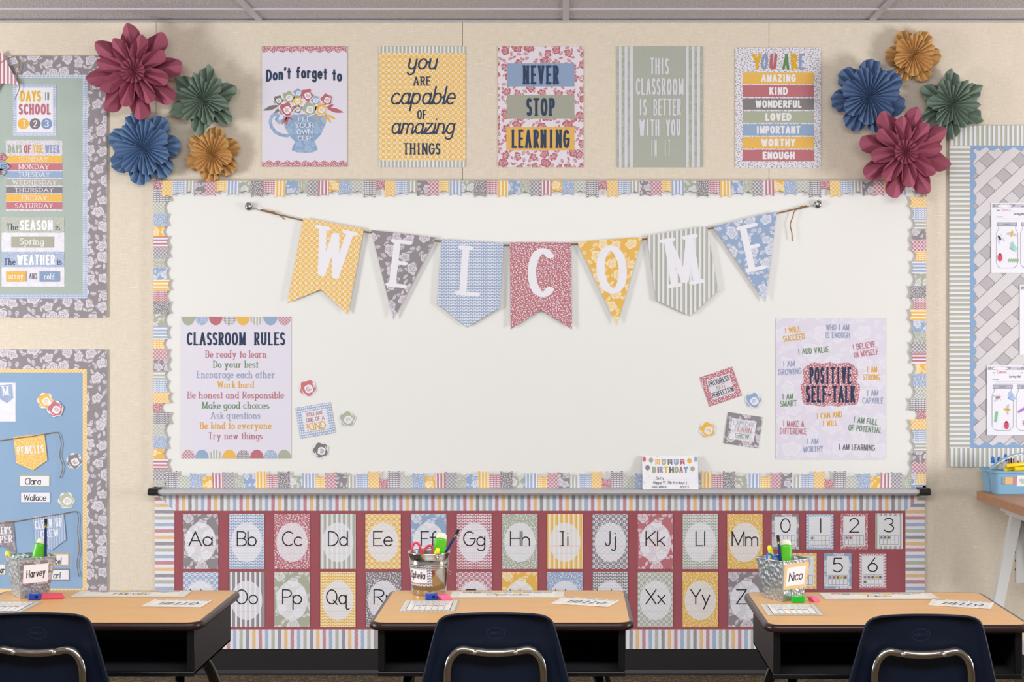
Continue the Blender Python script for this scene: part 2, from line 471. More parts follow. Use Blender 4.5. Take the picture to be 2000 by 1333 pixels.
# ---------------------------------------------------------------- flat printed sheets
def area2(p): return sum(p[i][0]*p[(i+1) % len(p)][1]-p[(i+1) % len(p)][0]*p[i][1] for i in range(len(p)))
def rot_pts(pts, cx, cy, deg):
    c, s = cos(radians(deg)), sin(radians(deg))
    return [(cx+(x-cx)*c+(y-cy)*s, cy-(x-cx)*s+(y-cy)*c) for x, y in pts]
def oval(cx, cy, rx, ry, n=36): return [(cx+rx*cos(2*pi*i/n), cy+ry*sin(2*pi*i/n)) for i in range(n)]
class Sheet:
    """a flat printed sheet drawn in page pixels; bend(x,z,y) may curve it"""
    def __init__(s, box, outline=None, mat=None, sc=S, th=.0006, bend=None, step=.00026, base=True):
        s.box = box; s.cx = (box[0]+box[2])/2; s.cy = (box[1]+box[3])/2; s.sc = sc; s.mb = MB(); s.bend = bend; s.th = th; s.step = step
        x0, y0, x1, y1 = box
        if outline is None: outline = [(x0, y0), (x1, y0), (x1, y1), (x0, y1)]
        if mat is not None:
            s.poly(outline, mat, 0)
            loc = [((x-s.cx)/sc, (s.cy-y)/sc) for x, y in outline]
            if area2(loc) < 0: loc = loc[::-1]
            n = len(loc); y = [0]*n if not bend else [bend(a, c) for a, c in loc]
            vs = [(a, q, c) for (a, c), q in zip(loc, y)]+[(a, q+th, c) for (a, c), q in zip(loc, y)]
            pm = plain((225, 222, 224))
            s.mb.add(vs, [(i, i+n, (i+1) % n+n, (i+1) % n) for i in range(n)], pm)
            s.mb.add(vs, [tuple(range(n, 2*n))[::-1]], pm)
    def poly(s, pts, mat, layer=1, uvrot=0):
        loc = [((x-s.cx)/s.sc, (s.cy-y)/s.sc) for x, y in pts]
        if area2(loc) < 0: loc = loc[::-1]
        vs = [(a, (s.bend(a, c) if s.bend else 0)-layer*s.step, c) for a, c in loc]
        s.mb.add(vs, [tuple(range(len(vs)))], mat, loc)
        return s
    def rect(s, x0, y0, x1, y1, mat, layer=1): return s.poly([(x0, y0), (x1, y0), (x1, y1), (x0, y1)], mat, layer)
    def text(s, txt, x0, x1, yt, yb, mat, style='sans', layer=3, rot=0, arch=0, pen=1.0, bounce=0):
        if isinstance(mat, tuple): mat = plain(mat)
        for i, p in enumerate(text_polys(txt, x0, x1, yt, yb, style, arch, pen, bounce)):
            s.poly(rot_pts(p, (x0+x1)/2, (yt+yb)/2, rot) if rot else p, mat, layer+(i % 37)*.045)
        return s
    def line(s, pts, w, mat, layer=2, cl=False):
        if cl: pts = pts+[pts[0]]
        pen = [(w/2*cos(2*pi*i/6), w/2*sin(2*pi*i/6)) for i in range(6)]
        for i, (a, b) in enumerate(zip(pts, pts[1:])):
            s.poly(hull([(a[0]+u, a[1]+v) for u, v in pen]+[(b[0]+u, b[1]+v) for u, v in pen]), mat, layer+(i % 37)*.045)
        return s
    def wall(s, name, label=None, cat=None, group=None, rot=0, y=-.004, parent=None):
        o = s.mb.build(name, None, (wx(s.cx), y, wz(s.cy)), (0, -radians(rot), 0))
        if parent:
            o.parent = parent; o.location -= parent.location
        return tag(o, label, cat, group)
    def flat(s, name, label, cat, loc, rz=0, group=None):
        o = s.mb.build(name, None, loc, (-pi/2, 0, rz))
        return tag(o, label, cat, group)
# ================================================================ ROOM
def wall_mat():
    m = newmat('linen_wallcovering', .75, .25); b = NB(m); x, y, z = b.objco()
    h = b.noise(b.comb(x*25, y, z*420), 1, 3, .6); v = b.noise(b.comb(x*420, y, z*25), 1, 3, .6)
    f = b.noise(b.comb(x*900, y, z*900), 1, 2)
    sp = b.noise(b.comb(x*22, y, z*300), 1, 2)
    t = (h*.42+v*.38+f*.2-.5)*2.2+.5
    c = b.mix(t, lin((207, 192, 172)), lin((241, 230, 213)))
    c = b.mix((sp > .66)*.5, c, lin((250, 240, 222)))
    b.put(b.bsdf().inputs['Base Color'], c); b.bump(t, .25, .001)
    return m
WALLM = wall_mat()
mb = MB()
seam = plain((110, 84, 60), .9, .1)
XL, XR, ZT = -4.6, 4.6, 2.575
k = [XL]+[wx(305)+1.209*i for i in range(-2, 5)]+[XR]
for a, c in zip(k, k[1:]): mb.box((a+.0008, 0, 0), (c-.0008, .012, ZT), WALLM)
mb.box((XL, .011, 0), (XR, .06, ZT), seam)
tag(mb.build('wall_back'), kind='structure')
side = plain((226, 214, 194), .8, .2)
for nm, x0, x1 in (('wall_west', XL-.06, XL), ('wall_east', XR, XR+.06)):
    tag(MB().box((x0, -3.0, 0), (x1, .06, ZT), side).build(nm), kind='structure')
def carpet():
    m = newmat('loop_carpet', .95, .1); b = NB(m); x, y, z = b.objco()
    n1 = b.noise(b.comb(x*9, y*260, 0.0), 1, 3); v = b.vor(b.comb(x*150, y*210), 1)
    cr, cg, _ = b.sep(v.outputs['Color'])
    c = b.mix(n1, lin((44, 42, 46)), lin((120, 100, 74)))
    c = b.mix((cr > .72)*.8, c, lin((150, 126, 92))); c = b.mix((cg > .76)*.7, c, lin((62, 84, 88)))
    b.put(b.bsdf().inputs['Base Color'], c); b.bump(V(b, v.outputs['Distance']), .6, .004)
    return m
tag(MB().box((XL, -7.5, -.05), (XR, .02, 0), carpet()).build('floor'), kind='structure')
def tile():
    m = newmat('acoustic_tile', .95, .1); b = NB(m); x, y, z = b.objco()
    n1 = b.noise(b.comb(x, y, 0.0), 150, 3, .6); n2 = b.noise(b.comb(x, y, 0.0), 70, 2)
    c = b.mix((n1-.5)*2.4+.5, lin((186, 178, 180)), lin((240, 234, 236)))
    b.put(b.bsdf().inputs['Base Color'], c); b.bump(n1+n2*.5, 1.0, .010)
    return m
TILE = tile(); BAR = plain((200, 196, 202), .5, .3)
CEIL = 2.585
mb = MB()
rows = [0, -.212]+[-.212-.61*i for i in range(1, 8)]; colsx = [XL]+[1.2065*i for i in range(-3, 4)]+[XR]
for a, c in zip(rows[1:], rows):
    for p, q in zip(colsx, colsx[1:]): mb.box((p+.004, a+.004, CEIL), (q-.004, c-.004, CEIL+.02), TILE)
mb.box((XL, rows[-1], CEIL+.02), (XR, .0, CEIL+.06), plain((120, 112, 112), .9))
tag(mb.build('ceiling'), kind='structure')
mb = MB()
for r in rows[1:]: mb.box((XL, r-.012, CEIL-.006), (XR, r+.012, CEIL+.004), BAR)
for q in colsx[1:-1]: mb.box((q-.012, rows[-1], CEIL-.0065), (q+.012, 0, CEIL+.0035), BAR)
mb.box((XL, -.022, CEIL-.010), (XR, 0, CEIL-.0075), BAR); mb.box((XL, -.003, CEIL-.010), (XR, -.0002, CEIL+.012), BAR)
tag(mb.build('trim_1'), kind='structure')
base = plain((30, 27, 28), .45, .4)
prof = [(-.001, .100), (-.006, .098), (-.007, .02), (-.012, .008), (-.020, .0), (-.001, .0)]
mb = MB()
mb.loft([[(x, p[0], p[1]) for p in prof] for x in (XL+.001, XR-.001)], base)
tag(mb.build('baseboard_back'), kind='structure')

# ================================================================ BULLETIN BOARDS
def band(box, mat, parent, name, y, th=.0012, mitre=None):
    """one straight border strip of a board; mitre=(x-shift at top-left, ...) as polygon px"""
    s = Sheet(box, mitre, mat, th=th)
    return s.wall(name, y=y, parent=parent)
def backing(name, box, mat, parent, y, th):
    x0, y0, x1, y1 = box
    cx, cy = (x0+x1)/2, (y0+y1)/2
    o = MB().box(((x0-cx)/S, 0, (cy-y1)/S), ((x1-cx)/S, th, (cy-y0)/S), mat).build(name, None, (wx(cx), y, wz(cy)))
    o.parent = parent; o.location -= parent.location
    return o
def paper_mat(c):
    m = newmat('backing_paper', .85, .15); b = NB(m); x, y, z = b.objco()
    n = b.noise(b.comb(x, y, z), 7, 4, .6); n2 = b.noise(b.comb(x, y, z), 500, 1)
    b.put(b.bsdf().inputs['Base Color'], b.mix(n*.7+n2*.3, lin(mixc(c, (0, 0, 0), .04)), lin(mixc(c, (255, 255, 255), .10))))
    return m
# calendar board
B1 = empty('bulletin_board', 'sage green bulletin board with grey floral border holding the calendar cards', 'bulletin board', (wx(-40), 0, wz(366)), group='bulletin boards')
backing('backing_panel', (-290, 112, 209, 620), paper_mat((172, 186, 178)), B1, -.0075, .0073)
fl = P('Gf')
for nm, mi in (('top', [(-290, 110), (210, 110), (172, 147), (-290, 147)]), ('side', [(210, 110), (210, 621), (172, 584), (172, 147)]), ('bottom', [(-290, 621), (210, 621), (172, 584), (-290, 584)]), ('end', [(-328, 110), (-290, 110), (-290, 621), (-328, 621)])):
    xs = [p[0] for p in mi]; ys = [p[1] for p in mi]
    band((min(xs), min(ys), max(xs), max(ys)), fl, B1, 'floral_border', -.0095, mitre=mi)
lf = P('Bl', .62)
for bx in ((-290, 146, 172, 154), (163, 154, 172, 575), (-290, 575, 172, 585)): band(bx, lf, B1, 'leaf_border', -.0088)
# jobs board
B2 = empty('bulletin_board', 'blue bulletin board with grey floral border and job pennants behind the desk', 'bulletin board', (wx(-40), 0, wz(936)), group='bulletin boards')
backing('backing_panel', (-290, 685, 209, 1194), paper_mat((143, 173, 206)), B2, -.0075, .0073)
for mi in ([(-290, 683), (210, 683), (171, 721), (-290, 721)], [(210, 683), (210, 1196), (171, 1158), (171, 721)], [(-290, 1196), (210, 1196), (171, 1158), (-290, 1158)], [(-329, 683), (-290, 683), (-290, 1196), (-329, 1196)]):
    xs = [p[0] for p in mi]; ys = [p[1] for p in mi]
    band((min(xs), min(ys), max(xs), max(ys)), fl, B2, 'floral_border', -.0095, mitre=mi)
yl = P('Yt', .62)
for bx in ((-290, 720, 171, 728), (163, 728, 171, 1150), (-290, 1150, 171, 1159)): band(bx, yl, B2, 'lattice_border', -.0088)
# trellis board
B3 = empty('bulletin_board', 'white trellis print bulletin board with sage striped border', 'bulletin board', (wx(2100), 0, wz(579)), group='bulletin boards')
tw = plain((214, 209, 212), .8, .15, streak=.5); tw2 = plain((208, 203, 207), .8, .15, streak=.5); hole = plain((188, 182, 186), .8, .15); edge = plain((132, 124, 128), .8, .1)
s = Sheet((1893, 285, 2340, 876), None, hole, th=.0070)
def clip(pts, x0, y0, x1, y1):
    for ax, lim, sg in ((0, x0, 1), (0, x1, -1), (1, y0, 1), (1, y1, -1)):
        out = []
        for i in range(len(pts)):
            a, c = pts[i], pts[(i+1) % len(pts)]
            ia, ic = sg*(a[ax]-lim) >= 0, sg*(c[ax]-lim) >= 0
            if ia: out.append(a)
            if ia != ic:
                t = (lim-a[ax])/(c[ax]-a[ax]); out.append((a[0]+(c[0]-a[0])*t, a[1]+(c[1]-a[1])*t))
        pts = out
        if not pts: return pts
    return pts
def slat(c0, sg, half, mat, layer):
    # line y = sg*(x-1893)*.93 + c0, clipped to the board
    q = []
    for x, d in ((1800, -half), (2440, -half), (2440, half), (1800, half)):
        q.append((x, sg*(x-1893)*.93+c0+d))
    q = clip(q, 1893, 285, 2340, 876)
    if len(q) > 2: s.poly(q, mat, layer)
for i in range(-14, 14):
    c0 = 312+60*i; slat(c0, 1, 15.6, edge, 1); slat(c0, 1, 14.4, tw2, 2)
for i in range(-4, 20):
    c0 = 375+60*i; slat(c0, -1, 15.6, edge, 3); slat(c0, -1, 14.4, tw, 4)
s.wall('trellis_panel', y=-.0075, parent=B3)
def scallop(x0, y0, x1, y1, side):
    pts = []
    n = int((x1-x0 if side in 'tb' else y1-y0)/2)
    for i in range(n+1):
        t = i/n
        if side == 'l': yy = y0+(y1-y0)*t; pts.append((x1-3+3.2*sin(yy/27.2*2*pi), yy))
        if side == 't': xx = x0+(x1-x0)*t; pts.append((xx, y1-3+3.2*sin(xx/27.2*2*pi)))
        if side == 'b': xx = x0+(x1-x0)*t; pts.append((xx, y0+3+3.2*sin(xx/27.2*2*pi)))
    return pts+{'l': [(x0, y1), (x0, y0)], 't': [(x1, y0), (x0, y0)], 'b': [(x1, y1), (x0, y1)]}[side]
bb = plain((141, 168, 203), .6, .3)
for bx, sd in (((1892, 284, 1906, 876), 'l'), ((1892, 284, 2340, 295), 't'), ((1892, 864, 2340, 876), 'b')):
    sh = Sheet(bx, None, None); pts = scallop(*bx, sd)
    m_ = MB(); loc = [((x-sh.cx)/S, (sh.cy-y)/S) for x, y in pts]
    if area2(loc) < 0: loc = loc[::-1]
    sh.mb.add([(a, 0, c) for a, c in loc], [tuple(range(len(loc)))], bb, loc)
    sh.wall('scalloped_border', y=-.0098 if sd != 'l' else -.0096, parent=B3)
ss = P('Ss', .98); sh_ = P('Sh', .98)
for bx, mm in (((1853, 246, 2380, 285), ss), ((1853, 875, 2380, 912), ss), ((1853, 285, 1893, 875), sh_), ((2340, 285, 2380, 875), sh_)): band(bx, mm, B3, 'striped_border', -.0105, th=.0020)

# ================================================================ WHITEBOARD
WBY = -.020
WB = empty('whiteboard', 'large white dry erase board with an aluminium marker tray', 'whiteboard', (wx(1054), 0, wz(655)))
def wbpart(mb, name): 
    o = mb.build(name, None, (0, 0, 0)); o.parent = WB; o.location = -WB.location; return o
wm = newmat('whiteboard_enamel', .32, .35); wm.node_tree.nodes['Principled BSDF'].inputs['Base Color'].default_value = lin((236, 234, 230))
wbpart(MB().box((wx(306), WBY, wz(955)), (wx(1803), -.0005, wz(358)), wm), 'board_panel')
alu = plain((208, 208, 211), .38, .5, .35); alud = plain((104, 103, 110), .4, .5, .6)
mb = MB()
for a, c in (((303, 355), (1806, 362)), ((303, 355), (310, 957)), ((1799, 355), (1806, 957)), ((303, 944), (1806, 957))):
    mb.box((wx(a[0]), WBY-.003, wz(c[1])), (wx(c[0]), -.0008, wz(a[1])), alu)
bevel(wbpart(mb, 'frame'), .0015)
prof = [(-.022, wz(952)), (-.070, wz(954.5)), (-.086, wz(953)), (-.090, wz(955)), (-.090, wz(959.5)), (-.084, wz(961)), (-.03, wz(967)), (-.022, wz(967))]
mb = MB(); mb.loft([[(x, p[0], p[1]) for p in prof] for x in (wx(318), wx(1792))], alu)
wbpart(mb, 'marker_tray')
for a, c in ((301, 320), (1786, 1807)):
    mb = MB(); x0, x1 = wx(a), wx(c)
    mb.loft([[(x, y*(1 if 0 < j < 3 else 1), z) for y, z in ((-.021, wz(951)), (-.088, wz(950.5)), (-.096, wz(954)), (-.096, wz(961)), (-.085, wz(964)), (-.021, wz(968)))] for j, x in enumerate((x0, x0+.004, x1-.004, x1))], plain((20, 19, 20), .45, .4))
    bevel(wbpart(mb, 'end_cap'), .003)
# --- bunting border strips
FLAGS = ['Rd', 'Yt', 'Bl', 'Ss', 'Gf', 'Rt', 'Yl', 'Bs', 'Sf', 'Gd', 'Rl', 'Ys', 'Bf', 'Sd', 'Gt', 'Rs', 'Yf', 'Bd', 'St', 'Gl']
FLEN = [18.6, 33, 28.5, 25.6, 30.5, 30.5, 23.6, 29.7, 24.8, 32.7, 27.6, 33, 28.9, 25.6, 31.4, 30.5, 23.6, 29, 25, 33.5]
FWID = [17.3, 20.6, 23.9, 18.5, 21.5, 21, 19.5, 24.5, 24, 24, 21.6, 21, 23.6, 19, 21, 20.6, 19.5, 24, 24, 23.6]
def bunting(name, label, a0, a1, edge, side, start, step, y0, curl):
    """die-cut flag border: runs from a0 to a1 along its length, hangs from px line `edge`; side t/b/l/r"""
    cx, cy = ((a0+a1)/2, edge) if side in 'tb' else (edge, (a0+a1)/2)
    mb = MB(); a = a0; i = start
    while a < a1-.5:
        j = i % 20; w = min(FWID[j], a1-a); L = FLEN[j]; nt = L-4.2 if w > 12 else L
        code = FLAGS[j]
        if side in 'lr' and code[1] == 's': code = code[0]+'h'
        m = P(code, .72 if code[1] in 'flsh' else .68)
        loc = [(0, 0), (w, 0), (w, L), (w/2, nt), (0, L)]
        pts = []
        for u, v in loc:
            X, Y = {'t': (a+u, edge+v), 'b': (a+u, edge-v), 'l': (edge+v, a+u), 'r': (edge-v, a+u)}[side]
            pts.append(((X-cx)/S, -(curl*(v/30)**1.5 if v else 0)-.0002*(i % 3), (cy-Y)/S))
        flat = [(p[0], p[2]) for p in pts]
        if area2(flat) < 0: pts = pts[::-1]; flat = flat[::-1]
        q = flat.index(min(flat, key=lambda p: 0)) if False else 0
        mb.add(pts, [tuple(range(5))], m, flat)
        a += w; i += step
    o = mb.build(name, None, (wx(cx), y0, wz(cy)))
    return tag(o, label, 'border strip', 'bunting border strips round the whiteboard')
bunting('bunting_border', 'patchwork flag border strip hanging along the top edge of the whiteboard', 303, 1806, 354, 't', 0, 1, -.0265, .009)
bunting('bunting_border', 'patchwork flag border strip running down the whiteboard beside the sage bulletin board', 372, 950, 303, 'l', 19, -1, -.0245, .006)
bunting('bunting_border', 'patchwork flag border strip running down the whiteboard beside the trellis board', 386, 948, 1806, 'r', 1, 1, -.0245, .006)
bunting('bunting_border', 'patchwork flag border strip standing along the whiteboard bottom above the tray', 327, 1786, 951.8, 'b', 19, -1, -.0262, .005)

# ================================================================ ALPHABET PANEL
AP = empty('alphabet_board', 'maroon paper panel with multicoloured painted stripe border below the whiteboard', 'display panel', (wx(1054), 0, wz(1115)))
backing('backing_paper', (303, 964, 1806, 1267), paper_mat((160, 82, 90)), AP, -.0040, .0038)
ms, mh, msb, mhr = multi_stripe(False), multi_stripe(True, True), multi_stripe(False, True), multi_stripe(True)
for mi, mm in (([(303, 963), (1806, 963), (1768, 998), (341, 998)], ms), ([(303, 1268), (1806, 1268), (1768, 1230), (341, 1230)], msb),
               ([(303, 963), (341, 998), (341, 1230), (303, 1268)], mh), ([(1806, 963), (1768, 998), (1768, 1230), (1806, 1268)], mhr)):
    xs = [p[0] for p in mi]; ys = [p[1] for p in mi]
    band((min(xs), min(ys), max(xs), max(ys)), mm, AP, 'striped_border', -.0056, th=.0015, mitre=mi)
letters1 = list(zip('ABCDEFGHIJKLM', [358, 448, 536.5, 626, 714, 803, 892, 981, 1069, 1157.5, 1245.5, 1333, 1420], 'Gf Bl Rd Ss Yt Bf Rl Sd Ys Gt Rf Sl Yd'.split()))
letters2 = list(zip('NOPQRSTUVWXYZ', [358, 448, 536.5, 626, 715, 803, 892, 981, 1069, 1157.5, 1245.5, 1333, 1422], 'Bt Gs Sf Yl Gd Bs Rt Yf Bd Gl St Yd Gf'.split()))
CN = dict(G='grey', B='blue', R='rose', S='sage', Y='yellow'); PN = dict(f='floral', l='leaf', d='dotted', s='striped', t='lattice', h='striped')
red, cyan, lt = plain((226, 110, 110)), plain((150, 200, 214)), plain((206, 216, 224)); ink = plain(BLK, .5)
for rown, (y0, row) in enumerate(((1004, letters1), (1117.5, letters2))):
    for ch, x0, code in row:
        s = Sheet((x0, y0, x0+69, y0+107.5), None, P(code))
        cx = x0+34.5
        s.poly(oval(cx, y0+55.5, 30.5, 38.5), pale(code), 1)
        for yy, w, m_, lw in ((33, 23, cyan, .7), (47.5, 25, lt, .5), (62.6, 28.5, red, .8), (77.2, 23, cyan, .7)):
            s.line([(cx-w, y0+yy), (cx+w, y0+yy)], lw, m_, 2)
        low = ch.lower(); wl = {'I': 14, 'J': 22, 'L': 19, 'M': 52, 'W': 54, 'F': 31, 'T': 34, 'O': 44, 'Q': 46, 'G': 43, 'N': 42, 'U': 40, 'A': 47}.get(ch, 39)
        if ch == 'I':
            s.text('I', cx-9, cx-3, y0+33.6, y0+63.2, ink, 'thin', 3); s.text('i', cx+2.5, cx+8.5, y0+33.6, y0+63.2, ink, 'thin', 3)
            for yy in (34.6, 62.2): s.line([(cx-10, y0+yy), (cx-2, y0+yy)], 2, ink, 3)
        else: s.text(ch+low, cx-wl/2, cx+wl/2, y0+33.6, y0+63.2, ink, 'thin', 3)
        s.wall('alphabet_card', '%s %s alphabet card with the letters %s%s on the maroon panel' % (CN[code[0]], PN[code[1]], ch, low), 'alphabet card', 'alphabet cards on the maroon panel', y=-.0062)
nums = [(0, 1507, 1004, 'Gf'), (1, 1574, 1004, 'Bl'), (2, 1641, 1003.5, 'Rd'), (3, 1709, 1003, 'Ss'), (4, 1541, 1081, 'Yt'), (5, 1609, 1081, 'Bf'), (6, 1677, 1080.5, 'Rl')]
wp = plain((233, 232, 236))
for n, x0, y0, code in nums:
    s = Sheet((x0, y0, x0+53.5, y0+69.5), None, P(code)); cx = x0+26.7
    s.rect(x0+5.5, y0+5.5, x0+48, y0+64, wp, 1)
    w = 2 if n == 1 else 20
    s.text(str(n), cx-w/2, cx+w/2, y0+8.6, y0+37.2, ink, 'thin', 2)
    gx0, gx1, gy0, gy1 = cx-18.6, cx+18.6, y0+42.6, y0+61
    for i in range(6): s.line([(gx0+(gx1-gx0)*i/5, gy0), (gx0+(gx1-gx0)*i/5, gy1)], .55, plain((70, 66, 72)), 2)
    for i in range(3): s.line([(gx0, gy0+(gy1-gy0)*i/2), (gx1, gy0+(gy1-gy0)*i/2)], .55, plain((70, 66, 72)), 2)
    for i in range(n):
        c = [(134, 146, 184), (190, 104, 112), (92, 128, 72), (224, 168, 44), (110, 108, 112), (92, 128, 72)][i]
        s.poly(oval(gx0+(gx1-gx0)*(i % 5+.5)/5, gy0+(gy1-gy0)*(i//5+.5)/2, 2.7, 2.9, 12), plain(c), 3)
    s.wall('number_card', '%s %s bordered number card showing %s above a ten frame' % (CN[code[0]], PN[code[1]], 'zero one two three four five six'.split()[n]), 'number card', 'number cards on the maroon panel', y=-.0062)

# ================================================================ POSTERS
LAV = plain((224, 219, 232), .5, .35, streak=.25)
pg = 'posters in a row above the whiteboard'
# 1 teacup
s = Sheet((512, 91, 678, 326), None, LAV)
for top in (1, 0):
    pts = []
    for i in range(84):
        x = 512+166*i/83; ph = 2.2*sin((x-512)/18*2*pi)
        pts.append((x, 101.5+ph if top else 315.5+ph))
    pts += [(678, 91), (512, 91)] if top else [(678, 326), (512, 326)]
    s.poly(pts, P('Rd', .8), 1)
navy = plain(NAVY, .5)
s.text("Don't forget to", 520, 668.5, 137, 161, navy, 'narrow', 3, arch=7, pen=1.35)
cupm = pat('floral', (138, 164, 198), (164, 186, 213), .6)
cup = [(553, 225), (639, 222), (637, 240), (628, 262), (615, 276), (618, 284), (621, 293), (611, 298), (596, 299), (580, 298), (570, 294), (572, 286), (577, 278), (566, 266), (556, 248)]
s.poly(cup, cupm, 1)
hp = [(554, 235), (546, 240), (540, 234), (544, 225), (538, 222), (531, 228), (528, 238), (531, 249), (538, 258), (549, 264), (562, 266)]
s.line(hp, 6.5, cupm, 1)
def rosette(s, x, y, r, c, layer, seed=0):
    c = plain(c, .55); w = plain((236, 232, 238), .55)
    def lobed(rr, k, ph, amp): return [(x+rr*(1+amp*sin(k*t+ph))*cos(t), y+rr*(1+amp*sin(k*t+ph))*sin(t)) for t in [2*pi*i/36 for i in range(36)]]
    s.poly(lobed(r, 6, seed, .07), w, layer); s.poly(lobed(r*.90, 5, seed+1, .10), c, layer+1)
    s.poly([(x+r*.12+r*.52*(1+.12*sin(4*t+seed))*cos(t), y+r*.10+r*.50*sin(t)) for t in [2*pi*i/24 for i in range(24)]], w, layer+2)
    s.line([(x+r*.12+r*.26*cos(t), y+r*.1+r*.24*sin(t)) for t in [i*.42+seed for i in range(12)]], r*.07, c, layer+3)
    s.line([(x+r*.12+r*.11*cos(t), y+r*.1+r*.1*sin(t)) for t in [i*.6 for i in range(10)]], r*.06, c, layer+3)
    s.line([(x-r*.72*cos(t), y+r*.80*sin(t)) for t in [.2+i*.14 for i in range(8)]], r*.09, w, layer+2)
    s.line([(x+r*.76*cos(t), y-r*.74*sin(t)) for t in [.1+i*.12 for i in range(7)]], r*.08, w, layer+2)
def leafp(s, x, y, L, w, deg, c, layer):
    pts = [(x+L*(i/8-.5), y-w*sin(pi*i/8)) for i in range(9)]+[(x+L*(.5-i/8), y+w*sin(pi*i/8)) for i in range(1, 8)]
    s.poly(rot_pts(pts, x, y, deg), plain(c, .55), layer)
for x, y, L, w, dg, c in ((530, 211, 34, 4.2, 18, GRY), (543, 216, 18, 3, 35, GRY), (655, 216, 34, 4.2, -14, ROS), (645, 208, 16, 3, 25, ROS), (648, 229, 20, 2.4, -30, YEL), (642, 233, 20, 2.4, -60, YEL), (633, 229, 14, 2.2, 60, YEL),
                          (561, 234, 24, 3, 80, ROS), (556, 236, 20, 2.4, 55, ROS), (567, 231, 16, 2.4, -35, ROS), (618, 231, 18, 4, -55, SAG)): leafp(s, x, y, L, w, dg, c, 2)
for i, (x, y, r, c) in enumerate(((544, 196, 10, GRY), (564, 190, 12.5, SAG), (582, 182, 9, BLU), (638, 195, 12, ROS), (616, 196, 10, BLU), (581, 197, 10.5, YEL), (600, 186, 13, ROS), (560, 214, 14.5, ROS), (581, 213, 9.5, GRY), (627, 214, 12.5, YEL), (604, 213, 14.5, SAG))):
    rosette(s, x, y, r, c, 3+i % 4, i)
cw = plain((234, 232, 240))
for t_, x0, x1, y0, y1 in (('FILL', 583, 607, 228.6, 237.6), ('YOUR', 576.6, 614, 240, 250.4), ('OWN', 580, 611, 253, 262.8), ('CUP', 582, 608, 265.8, 275.6)): s.text(t_, x0, x1, y0, y1, cw, 'sans', 12, pen=1.25)
s.wall('poster', 'lavender poster with a blue teacup full of flowers', 'poster', pg, y=-.0035)
# 2 capable
s = Sheet((741, 91, 909, 327), None, P('Yt'))
s.rect(741, 91, 909, 103.5, P('Ss', .8), 1); s.rect(741, 314, 909, 327, P('Ss', .8), 1)
for t_, x0, x1, y0, y1, st, pn in (('you', 795.5, 852, 102, 136.5, 'script', 1.05), ('ARE', 806.6, 841.5, 149.7, 168, 'quirky', .8), ('capable', 762, 888, 168, 205, 'script', .95), ('OF', 815, 833, 215, 233.5, 'quirky', .8), ('amazing', 763, 886, 228, 262.5, 'script', .95), ('THINGS', 787.5, 860.5, 279.6, 302.6, 'quirky', .8)):
    s.text(t_, x0, x1, y0, y1, navy, st, 2, pen=pn)
s.wall('poster', 'yellow lattice poster with navy script lettering and sage striped ends', 'poster', pg, y=-.0035)
# 3 never stop learning
s = Sheet((973, 91, 1139.5, 327), None, P('Rf', .8, True))
for x0, y0, x1, y1, c in ((990, 124, 1122, 169.5, (135, 157, 190)), (990, 186, 1122, 232, (160, 160, 144)), (989, 248.5, 1122, 294, (226, 176, 84))): s.rect(x0, y0, x1, y1, plain(c, .55, .3, streak=.2), 1)
for t_, x0, x1, y0, y1 in (('NEVER', 1020.5, 1092, 128, 165.5), ('STOP', 1028, 1084, 191.6, 227.5), ('LEARNING', 998.6, 1113, 253.4, 290)): s.text(t_, x0, x1, y0, y1, navy, 'quirky', 2)
s.wall('poster', 'white and rose floral poster with blue, sage and yellow word bars', 'poster', pg, y=-.0035)
# 4 this classroom
s = Sheet((1205, 91, 1372, 327), None, plain((166, 171, 156), .5, .35, streak=.25))
for x0, x1 in ((1205, 1236), (1340, 1372)): s.rect(x0, 91, x1, 327, pat('floral', (166, 171, 156), (184, 188, 178), .7), 1)
sw = plain((216, 214, 222), .5, .3)
for a, c in ((1187, 1208), (1233, 1257), (1278, 1303), (1743, 1766), (1790, 1813), (1835, 1860)): s.rect(930+a/4.255, 91, 930+c/4.255, 327, sw, 2)
for t_, x0, x1, y0, y1 in (('THIS', 1269, 1306.5, 113, 146), ('CLASSROOM', 1241.5, 1335, 153, 186), ('IS BETTER', 1247.3, 1330, 193, 226), ('WITH YOU', 1248.4, 1329, 233, 266), ('IN IT', 1270, 1309, 273, 306)): s.text(t_, x0, x1, y0, y1, sw, 'narrow', 3, pen=.95, bounce=.02)
s.wall('poster', 'sage green poster with tall white lettering and pale side stripes', 'poster', pg, y=-.0035)
# 5 you are
s = Sheet((1436, 93, 1603, 328), None, pat('dots', (235, 233, 240), (158, 148, 158), 1.1))
for ch, x0, x1, c in zip('YOUARE', (1469, 1486.5, 1503, 1528.4, 1544.5, 1560.5), (1488, 1500, 1517, 1542, 1558, 1571.5), ((228, 176, 40), PERI, ROS, GRN, (222, 172, 30), PERI)): s.text(ch, x0, x1, 105, 137, c, 'block', 3, rot=random.uniform(-6, 6), pen=.8)
for i, (t_, x0, x1, c) in enumerate((('AMAZING', 1486.5, 1554.5, YEL), ('KIND', 1502, 1538.6, ROS), ('WONDERFUL', 1475, 1565.6, GRY), ('LOVED', 1494.5, 1545.5, SAG), ('IMPORTANT', 1477, 1563.5, BLU), ('WORTHY', 1486.4, 1553.6, YEL), ('ENOUGH', 1489, 1552, ROS))):
    y0 = 142+25.2*i
    s.rect(1450.4, y0, 1589.6, y0+22.4, plain(c, .55, .3, streak=.2), 1); s.text(t_, x0, x1, y0+3.4, y0+18.8, plain((236, 233, 236)), 'block', 2)
s.wall('poster', 'white speckled poster with seven coloured word bars beside the paper flowers', 'poster', pg, y=-.0035)
